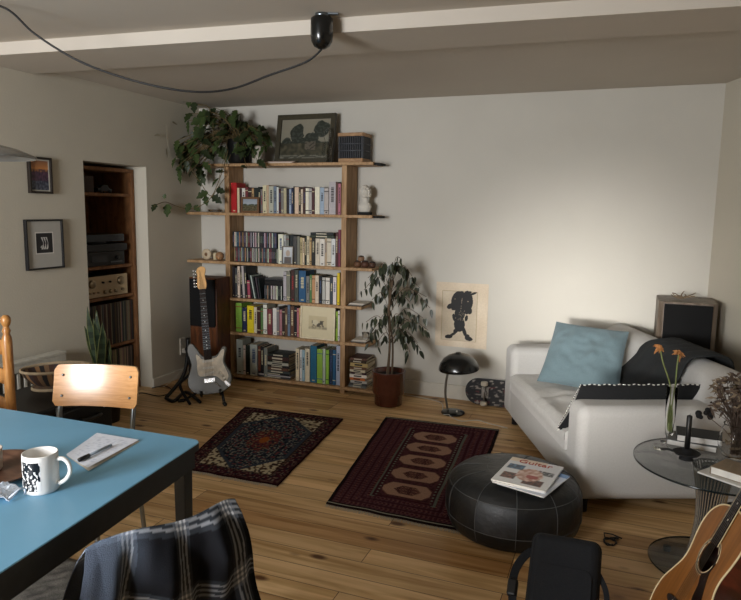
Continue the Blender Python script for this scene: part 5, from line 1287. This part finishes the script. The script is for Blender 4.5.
o = mb.build('dried_coral', mat('coral', '#7b6a55', .9, var=.3), M=T(.39, 4.47, .8955)); tag(o, 'small brown dried branching coral lying on the right loudspeaker', 'ornament')

# ================================================================ GLASS TABLE
TC = V((.405, 2.80, 0)); TR, TZ2 = .298, .45
gt_ = thing('glass_side_table', 'round two-tier glass side table with ribbed metal column at the right edge', 'table', TC)
MB().lathe([(0, TZ2-.010), (TR-.002, TZ2-.010), (TR, TZ2-.008), (TR, TZ2-.002), (TR-.002, TZ2), (0, TZ2)], 96).build('glass_top', cyan_gl, gt_)
MB().lathe([(TR+.0005, TZ2-.009), (TR+.0015, TZ2-.0085), (TR+.0015, TZ2-.0015), (TR+.0005, TZ2-.001)], 96, cap=False).build('top_edge', mat('edge_dark_glass', '#101c1e', .1), gt_)
MB().lathe([(0, .02), (.213, .02), (.215, .022), (.215, .028), (.213, .03), (0, .03)], 72).build('glass_base', cyan_gl, gt_); MB().lathe([(.2152, .021), (.216, .022), (.216, .028), (.2152, .029)], 72, cap=False).build('base_edge', MATS['edge_dark_glass'], gt_)
for k in range(3): a = 2*pi*k/3+.4; MB().lathe([(.015, 0), (.015, .0195)], 14, M=T(.17*cos(a), .17*sin(a), 0)).build('foot', black_pl, gt_)
mb = MB(); nn = 34
for i in range(nn):
    a = 2*pi*i/nn; pts = []
    for j in range(13):
        t = j/12; z = .032+(TZ2-.012-.032)*t; r_ = .075-.025*sin(pi*t); pts.append((r_*cos(a+.5*t), r_*sin(a+.5*t), z))
    mb.tube(pts, .0034, 6)
mb.build('ribbed_column', mat('pale_rod', '#b9b5aa', .25, .8), gt_)
for z in (.034, TZ2-.014): MB().tube([(.077*cos(2*pi*i/40), .077*sin(2*pi*i/40), z) for i in range(40)], .004, 6, closed=True).build('ring', chrome, gt_)
MB().lathe([(0, .034), (.045, .034), (.045, TZ2-.012), (0, TZ2-.012)], 24).build('inner_core', mat('core_dark', '#24211e', .7), gt_)
zz = TZ2+.0006
# bud vase with flowers
vz = thing('bud_vase', 'slim clear glass bud vase holding two withered orange flowers', 'vase', (.248, 2.985, zz)); v0 = V(vz.location)
MB().lathe([(0, 0), (.03, 0), (.032, .004), (.012, .012), (.010, .022), (.016, .04), (.020, .10), (.0245, .25), (.0225, .25), (.018, .10), (.013, .045), (0, .034)], 28).build('glass_body', glass, vz)
fw_ = thing('flower', 'two withered orange narcissus flowers on green stems in the bud vase', 'flower', (.248, 2.985, zz+.045)); w0_ = V(fw_.location)
fo_m = mat('orange_petal', '#a06c3c', .8, var=.3); gs_m = mat('green_stem', '#66703f', .6, var=.2); rq = random.Random(9)
for (u_, v_, nm_) in ((660, 347, 0), (679, 353, 1)):
    hp = at_y(u_, v_, 2.97); s_ = MB()
    s_.tube([p for p in smooth([V((.004-.008*nm_*-1, 0, .0)), V((-.004+.008*nm_, 0, .10)), V((-.010+.02*nm_, 0, .205)), (hp-w0_)*.75+V((0, 0, .03)), hp-w0_], 6, False)], .0032, 6); s_.build('stem', gs_m, fw_)
    b_ = MB(); c_ = hp-w0_
    for k in range(11):
        d = V((rq.uniform(-1, 1), rq.uniform(-1, 1), rq.uniform(-.8, .9))); lobed(b_, c_, d, V((rq.uniform(-1, 1), -1, .4)), rq.uniform(.022, .036), .014, 2, .3)
    b_.ball(c_, .009); b_.build('bloom', fo_m, fw_)
s_ = MB()
for k in range(3): lobed(s_, V((.003*k-.003, 0, .002)), V((.03*k-.03, 0, 1)), V((0, -1, 0)), .13-.01*k, .014, 0, 0)
s_.build('leaf', gs_m, fw_)
# candle holder
chh = thing('candle_holder', 'black dish candle holder on the glass table, with a side handle', 'candle holder', (.303, 2.80, zz))
MB().lathe([(0, 0), (.028, 0), (.024, .008), (.018, .014), (.045, .022), (.052, .030), (.049, .031), (.018, .022), (.017, .045), (.0125, .045), (.0125, .022), (0, .022)], 32).build('dish', black_mt, chh)
MB().tube(smooth([(-.048, 0, .026), (-.068, .004, .03), (-.088, .006, .026), (-.095, .006, .024)], 4, False), .005, 8).build('handle', black_mt, chh)
o = MB().lathe([(0, 0), (.0108, 0), (.0105, .156), (.006, .160), (0, .160)], 24).tube([(0, 0, .159), (.001, 0, .167)], .001, 5).build('candle', mat('black_wax', '#121212', .45), M=T(.303, 2.80, zz+.0225)); tag(o, 'thick black taper candle standing in the black holder', 'candle')
# tealight glass
tlc = at_z(660, 449, zz); o = MB().lathe([(0, 0), (.022, 0), (.03, .006), (.032, .014), (.026, .016), (.02, .008), (0, .006)], 12).build('glass_stopper', glass, M=T(tlc.x, tlc.y, zz)); tag(o, 'small faceted clear glass dish at the left rim of the glass table', 'dish')
# notebooks
def notebook(name, label, c, size, rot, z, th, col, edgec='#c9c6c0'):
    t = thing(name, label, 'book', (c[0], c[1], z), rot); w, h = size
    MB().box((-w/2, -h/2, 0), (w/2, h/2, .002)).box((-w/2, -h/2, th-.002), (w/2, h/2, th)).box((-w/2-.001, -h/2, 0), (-w/2+.001, h/2, th)).build('cover', mat('cover_'+col[1:], col, .6), t, bevel=.001)
    MB().box((-w/2+.002, -h/2+.003, .002), (w/2-.003, h/2-.003, th-.002)).build('pages', mat('edge_'+edgec[1:], edgec, .8), t); return t
nr = -.05
nz0 = at_z(695, 447, zz); notebook('notebook', 'grey notebook at the bottom of the two behind the black candle', (.345, 3.005), (.19, .14), nr-.12, zz, .024, '#6f706f')
notebook('notebook', 'black notebook with white page edge on top behind the candle', (.365, 3.002), (.17, .13), nr, zz+.0245, .028, '#15161a')
# round vase with dried flowers
rv = thing('round_vase', 'round clear glass vase filled with dried flowers on the glass table', 'vase', (.492, 2.90, zz))
MB().lathe([(0, 0), (.035, 0), (.05, .008), (.068, .045), (.070, .075), (.058, .115), (.050, .135), (.053, .14), (.050, .14), (.047, .135), (.055, .112), (.066, .075), (.064, .045), (.045, .012), (0, .008)], 36).build('glass_body', glass, rv)
db = thing('dried_bouquet', 'bunch of brown dried flowers and seed heads in the round vase', 'flowers', (.492, 2.90, zz+.012)); 
dmat = mat('dried_brown', '#54453a', .9, var=.35); dm2 = mat('dried_pale', '#7d6e5a', .9, var=.3); st_ = MB(); hd_ = MB(); rq = random.Random(12)
for i in range(110):
    a = rq.uniform(0, 2*pi); e_ = rq.uniform(.02, .12); top_p = V((cos(a)*e_, sin(a)*e_*.8, rq.uniform(.16, .32)-.3*max(0, e_-.06))); b0 = V((rq.uniform(-.02, .02), rq.uniform(-.02, .02), .0)); nkp = V((cos(a)*.03*rq.random(), sin(a)*.03, .11))
    st_.tube(smooth([b0, nkp, top_p], 4, False), .0012, 4)
    for k in range(4): lobed(hd_, top_p, V((rq.uniform(-1, 1), rq.uniform(-1, 1), rq.uniform(-.4, 1))), V((0, -1, .5)), rq.uniform(.02, .044), .011, 2, .3, rq.choice([0, 0, 1]))
for i in range(14): lobed(hd_, V((rq.uniform(-.03, .03), rq.uniform(-.03, .03), .02+rq.uniform(0, .06))), V((rq.uniform(-1, 1), rq.uniform(-1, 1), .4)), V((0, -1, 0)), .035, .012, 2, .1, 1)
st_.build('stems', dmat, db); hd_.build('seed_heads', [dmat, dm2], db, kind='stuff')
fg = at_y(705, 414, 2.99)
bb = thing('dark_berries', 'cluster of black dried berries on a twig leaning left from the bouquet', 'dried twig', (.42, 2.925, zz+.10)); b0 = V(bb.location)
MB().tube(smooth([V((.055, -.01, -.03)), V((.03, 0, .0)), fg-b0], 5, False), .0016, 5).build('twig', dmat, bb)
mb = MB()
for i in range(11): mb.ball(tuple(fg-b0+V((rq.uniform(-.026, .026), rq.uniform(-.015, .015), rq.uniform(-.018, .018)))), rq.uniform(.009, .014), n=10, k=6)
mb.build('berries', black_mt, bb)
# white books at right rim
wb = thing('open_book_pair', 'x', 'book', (0, 0, 0)); bpy.data.objects.remove(wb)
notebook('book', 'slim white book lowest at the right rim of the glass table', (.452, 2.665), (.19, .15), -.62, zz, .006, '#d8d6d0', '#e6e4de')
notebook('book', 'thick white-edged book with brown cover on the glass table rim', (.478, 2.665), (.17, .13), -.55, zz+.0065, .030, '#8b7a64', '#dedbd2')

# ================================================================ ACOUSTIC GUITAR
ag_up = V((.46, .26, 1.0)); ag_fr = V((-.985, -.17, .27))
hole = V((.312, 2.10, .398))
Mg = frameM((0, 0, 0), ag_up, ag_fr); org = hole-(Mg@V((0, -.05, .335)))
Mg = T(*org)@Mg
ac = thing('acoustic_guitar', 'acoustic guitar with amber spruce top leaning at the right edge of the photo', 'guitar', M=Mg)
half = [(0, 0), (.09, .006), (.155, .04), (.195, .105), (.192, .17), (.160, .225), (.134, .27), (.130, .31), (.142, .36), (.148, .41), (.132, .455), (.09, .487), (.03, .50)]
olg = half+[(-x, z) for x, z in reversed(half[1:])]
sg = [(p.x, p.z) for p in smooth([(x, 0, z) for x, z in olg], 4)]
spruce = wood('spruce_top', '#98622f', '#7f4f22', .3, (14, 14, 1.2), 4, coat=.5); mahog = wood('mahogany', '#5a2416', '#3c170e', .3, (3, 3, 8), 4, coat=.4)
n = len(sg); mb = MB(); mb.add([(x, -.05, z) for x, z in sg]+[(x, .05, z) for x, z in sg], [(i, (i+1) % n, (i+1) % n+n, i+n) for i in range(n)]+[tuple(range(2*n-1, n-1, -1))], sm=True); fixn(mb.build('sides_and_back', mahog, ac))
import bmesh
b_ = bmesh.new(); HZ = .335; ev = []
lo = [b_.verts.new((x, -.05, z)) for x, z in sg]; li = [b_.verts.new((.05*cos(2*pi*i/40), -.05, HZ+.05*sin(2*pi*i/40))) for i in range(40)]
for L_ in (lo, li):
    for i in range(len(L_)): ev.append(b_.edges.new((L_[i], L_[(i+1) % len(L_)])))
bmesh.ops.triangle_fill(b_, use_beauty=True, edges=ev, normal=(0, -1, 0))
me = bpy.data.meshes.new('soundboard'); b_.to_mesh(me); b_.free(); me.materials.append(spruce); o = bpy.data.objects.new('soundboard', me); COL.objects.link(o); o.parent = ac; d_ = o.modifiers.new('s', 'SOLIDIFY'); d_.thickness = .003; d_.offset = 0
bind = mat('cream_binding', '#d9c69c', .4)
MB().tube([(x, -.051, z) for x, z in sg], .003, 6, closed=True).build('binding', bind, ac)
mb = MB()
for r_ in (.0525, .057, .061): mb.tube([(r_*cos(2*pi*i/48), -.0518, HZ+r_*sin(2*pi*i/48)) for i in range(48)], .0011 if r_ != .057 else .002, 5, closed=True, c=(220, 204, 166) if r_ != .057 else (60, 44, 34))
mb.build('rosette', attr_gl, ac)
pgd = [(.045, .36), (.062, .335), (.058, .30), (.075, .26), (.10, .215), (.10, .185), (.075, .18), (.045, .205), (.035, .25), (.02, .278), (.045, .295), (.054, .32)]
fixn(MB().prism([(p.x, p.z) for p in smooth([(x, 0, z) for x, z in pgd], 4)], -.0535, -.0518).build('pickguard', mat('tortoise', '#1d0f0b', .2, var=.3), ac))
MB().prism([(p.x, p.z) for p in smooth([(x, 0, z) for x, z in [(-.085, .148), (-.08, .16), (-.03, .166), (.03, .166), (.08, .16), (.085, .148), (.05, .136), (0, .128), (-.05, .136)]], 3)], -.059, -.0515).build('bridge', rose, ac)
MB().bar((-.036, -.060, .156), (.036, -.060, .150), .003, .004).build('saddle', whp, ac)
for k in range(6): MB().ball((-.028+.0112*k, -.060, .140), .0028, n=8, k=6).build('bridge_pin', whp, ac)
mb = MB(); mb.add([(-.027, -.056, .375), (.027, -.056, .375), (.022, -.056, .86), (-.022, -.056, .86), (-.024, -.049, .375), (.024, -.049, .375), (.019, -.049, .86), (-.019, -.049, .86)], [(0, 1, 2, 3), (4, 7, 6, 5), (0, 3, 7, 4), (1, 5, 6, 2), (0, 4, 5, 1), (2, 6, 7, 3)], sm=False); fixn(mb.build('fretboard', rose, ac))
mb = MB(); mb.add([(-.024, -.049, .49), (.024, -.049, .49), (.020, -.049, .86), (-.020, -.049, .86), (-.014, -.027, .49), (.014, -.027, .49), (.011, -.030, .86), (-.011, -.030, .86)], [(0, 1, 2, 3), (4, 7, 6, 5), (0, 3, 7, 4), (1, 5, 6, 2), (0, 4, 5, 1), (2, 6, 7, 3)], sm=False); fixn(mb.build('neck', mahog, ac, bevel=.004))
mb = MB(); mb.bar((-.0275, -.0555, .376), (-.0225, -.0555, .859), .0018, .002).bar((.0275, -.0555, .376), (.0225, -.0555, .859), .0018, .002); mb.build('fretboard_binding', bind, ac)
mbd = MB(); Lg = .86-.156+.0
for k in range(1, 21):
    z = .156+Lg*2**(-k/12.); 
    if z < .38: break
    w = .0215+.0055*(.86-z)/.485; MB().bar((-w, -.0565, z), (w, -.0565, z), .0014, .0012).build('fret', steel, ac)
for k in (3, 5, 7, 9, 12, 15): z = .156+Lg*2**(-(k-.5)/12.); mbd.lathe([(0, 0), (.0035, 0), (.0035, .001), (0, .001)], 10, M=T(0, -.0562, z)@R(pi/2, 'X'))
mbd.build('inlay', whp, ac)
fixn(MB().prism(rect(-.034, .034, .865, 1.02, .008), -.050, -.036).build('headstock', mahog, ac, bevel=.002))
for s_ in (-1, 1):
    for k in range(3): z = .895+.042*k; MB().tube([(s_*.03, -.043, z), (s_*.048, -.043, z)], .003, 6).box((s_*.052-.007, -.048, z-.007), (s_*.052+.007, -.038, z+.007)).build('tuning_peg', chrome, ac)
mb = MB()
for k in range(6): mb.tube([(-.028+.0112*k, -.0625, .150), (-.0165+.0066*k, -.0585, .862), (-.02 if k < 3 else .02, -.052, .895+.042*(k if k < 3 else 5-k))], .0008, 4)
mb.build('strings', steel, ac)

# ================================================================ BAG, ADAPTER
bagm = mat('bag_nylon', '#0e1116', .85, var=.25, vs=90, bump=.2, bs=250)
B0 = (-.110, 2.10, 0); up_b = V((-.02, .30, .30)); 
Mb = frameM(B0, up_b, V((0, -1, .6)))
Mb = Mb@T(0, .0, .0)@R(.04, 'Y')
bag = thing('backpack', 'black laptop backpack leaning back in front of the leather pouf', 'bag', M=Mb)
H_b = .355
MB().box((-.118, -.03, .012), (.118, .055, H_b)).build('main_body', bagm, bag, bevel=.036, seg=6)
MB().prism(rect(-.095, .095, .04, .24, .03), -.034, -.0305).build('front_pocket', bagm, bag, bevel=.004, seg=3)
MB().tube([(x, .012, z) for x, z in rect(-.119, .119, .013, H_b+.001, .03)], .0035, 6, closed=True).build('zip', mat('zip_black', '#12151a', .6), bag)
def strap(pts, w, nm):
    P_ = smooth(pts, 6, False); mb = MB()
    for i in range(len(P_)-1): mb.bar(P_[i], P_[i+1], w, .008, up=(0, 1, 0))
    return mb.build(nm, mat('webbing', '#15171b', .9), bag)
strap([(-.10, .03, .30), (-.14, .02, .27), (-.168, .0, .20), (-.165, -.02, .12), (-.15, .0, .06), (-.115, .02, .03)], .028, 'shoulder_strap')
MB().box((-.185, -.03, .11), (-.150, .01, .17)).build('buckle', black_pl, bag, bevel=.008)
strap([(.115, .02, .25), (.140, .01, .2), (.145, .0, .15), (.125, .01, .10), (.115, .02, .09)], .018, 'side_strap')
strap([(-.045, .057, H_b-.07), (-.03, .075, H_b-.05), (.03, .075, H_b-.05), (.045, .057, H_b-.07)], .02, 'top_handle')
ad_ = thing('jack_adapter', 'small coiled black cable with plug lying on the floor before the sofa', 'cable', (.04, 2.87, 0))
mb = MB(); pts = [(.025*cos(2*pi*i/20)*(1+.15*sin(i)), .03*sin(2*pi*i/20), .006+.004*(i > 20)+.002*sin(i*1.7)) for i in range(38)]
mb.tube(pts, .0032, 6).build('coil', kc, ad_); MB().tube([(.0, .03, .008), (.035, .045, .01)], .006, 8).build('plug', black_pl, ad_); MB().tube([(-.02, .03, .009), (-.025, .065, .012), (.01, .07, .01), (.05, .05, .008)], .003, 6).build('lead', kc, ad_)

# ================================================================ PENDANT LAMP
cx_, cy_ = -1.283, 2.715
cn = thing('ceiling_canopy', 'glossy black bullet-shaped cable canopy hanging from the ceiling before the beam', 'lamp canopy', (cx_, cy_, HF))
MB().lathe([(0, 0), (.03, 0), (.03, -.015), (0, -.015)], 20).bar((.03, 0, -.004), (.075, .01, -.006), .02, .006).build('mount', steel, cn)
MB().lathe([(0, -.014), (.040, -.014), (.049, -.022), (.050, -.05), (.050, -.09), (.046, -.118), (.034, -.138), (.016, -.148), (0, -.150)], 36).build('cap', blk, cn)
e0 = V((cx_, cy_, HF-.150)); hk = V((-2.58, 2.02, HF))
cab = [e0, at_y(306, 62, 2.70), at_y(270, 75, 2.66), at_y(235, 88, 2.6), at_y(200, 92, 2.52), at_y(160, 87, 2.44), at_y(115, 75, 2.36), at_y(75, 59, 2.28), at_y(35, 34, 2.2), at_y(5, 8, 2.12), hk+V((0, 0, -.02)), hk+V((-.015, -.015, -.03)), V((-2.60, 2.0, 1.9)), V((-2.60, 2.0, 1.715))]
o = MB().tube([p-e0 for p in smooth(cab, 8, False)], .0048, 8).build('cable', kc, M=T(*e0)); tag(o, 'long black lamp cord swagging below the ceiling from canopy to the left', 'cable')
t = MB().lathe([(0, 0), (.012, 0), (.01, -.02), (0, -.022)], 12).build('ceiling_hook', chrome, M=T(*hk)); tag(t, 'small metal ceiling hook carrying the black lamp cord at the left', 'hook')
ps = thing('pendant_lamp', 'shallow grey glass pendant lamp shade hanging at the left edge of the photo', 'lamp', (-2.60, 2.0, 1.63))
MB().lathe([(.268, -.012), (.272, -.006), (.268, .0), (.20, .028), (.12, .048), (.05, .06), (.022, .065), (.022, .059), (.05, .054), (.12, .042), (.20, .022), (.262, -.006), (.268, -.012)], 64, cap=False).build('shade', mat('grey_glass_shade', '#8d8c88', .25, .3, var=.15, vs=5), ps)
MB().lathe([(0, .03), (.02, .03), (.022, .07), (.012, .085), (0, .087)], 24).build('socket', chrome, ps)
MB().ball((0, 0, .005), .028).build('bulb', whp, ps)

# ================================================================ LIGHT
w = bpy.data.worlds.new('sky'); S.world = w; w.use_nodes = True
bgn = w.node_tree.nodes['Background']; bgn.inputs[0].default_value = (.75, .85, 1, 1); bgn.inputs[1].default_value = .6
def area(name, loc, target, sx, sy, power, col, spread=180):
    l = bpy.data.lights.new(name, 'AREA'); l.shape = 'RECTANGLE'; l.size = sx; l.size_y = sy; l.energy = power; l.color = col; l.spread = math.radians(spread)
    o = bpy.data.objects.new(name, l); COL.objects.link(o); o.location = loc
    d = V(target)-V(loc); o.rotation_euler = d.to_track_quat('-Z', 'Y').to_euler(); return o
w1c = ((W1[0]+W1[1])/2, YF-.24, (W1[2]+W1[3])/2); w2c = ((W2[0]+W2[1])/2, YF-.24, (W2[2]+W2[3])/2)
area('window_daylight', w1c, (w1c[0]-.1, 1.5, w1c[2]-.25), 1.1, 1.2, 126, (.96, .975, 1.0), 150)
area('window_daylight', (-.93, YF-.22, 1.2), (-.24, 4.76, .74), .6, .4, 4.4, (1.0, .97, .93), 19)
S.view_settings.view_transform = 'Standard'; S.view_settings.look = 'None'; S.view_settings.gamma = 1; S.view_settings.use_curve_mapping = False
S.view_settings.exposure = .2
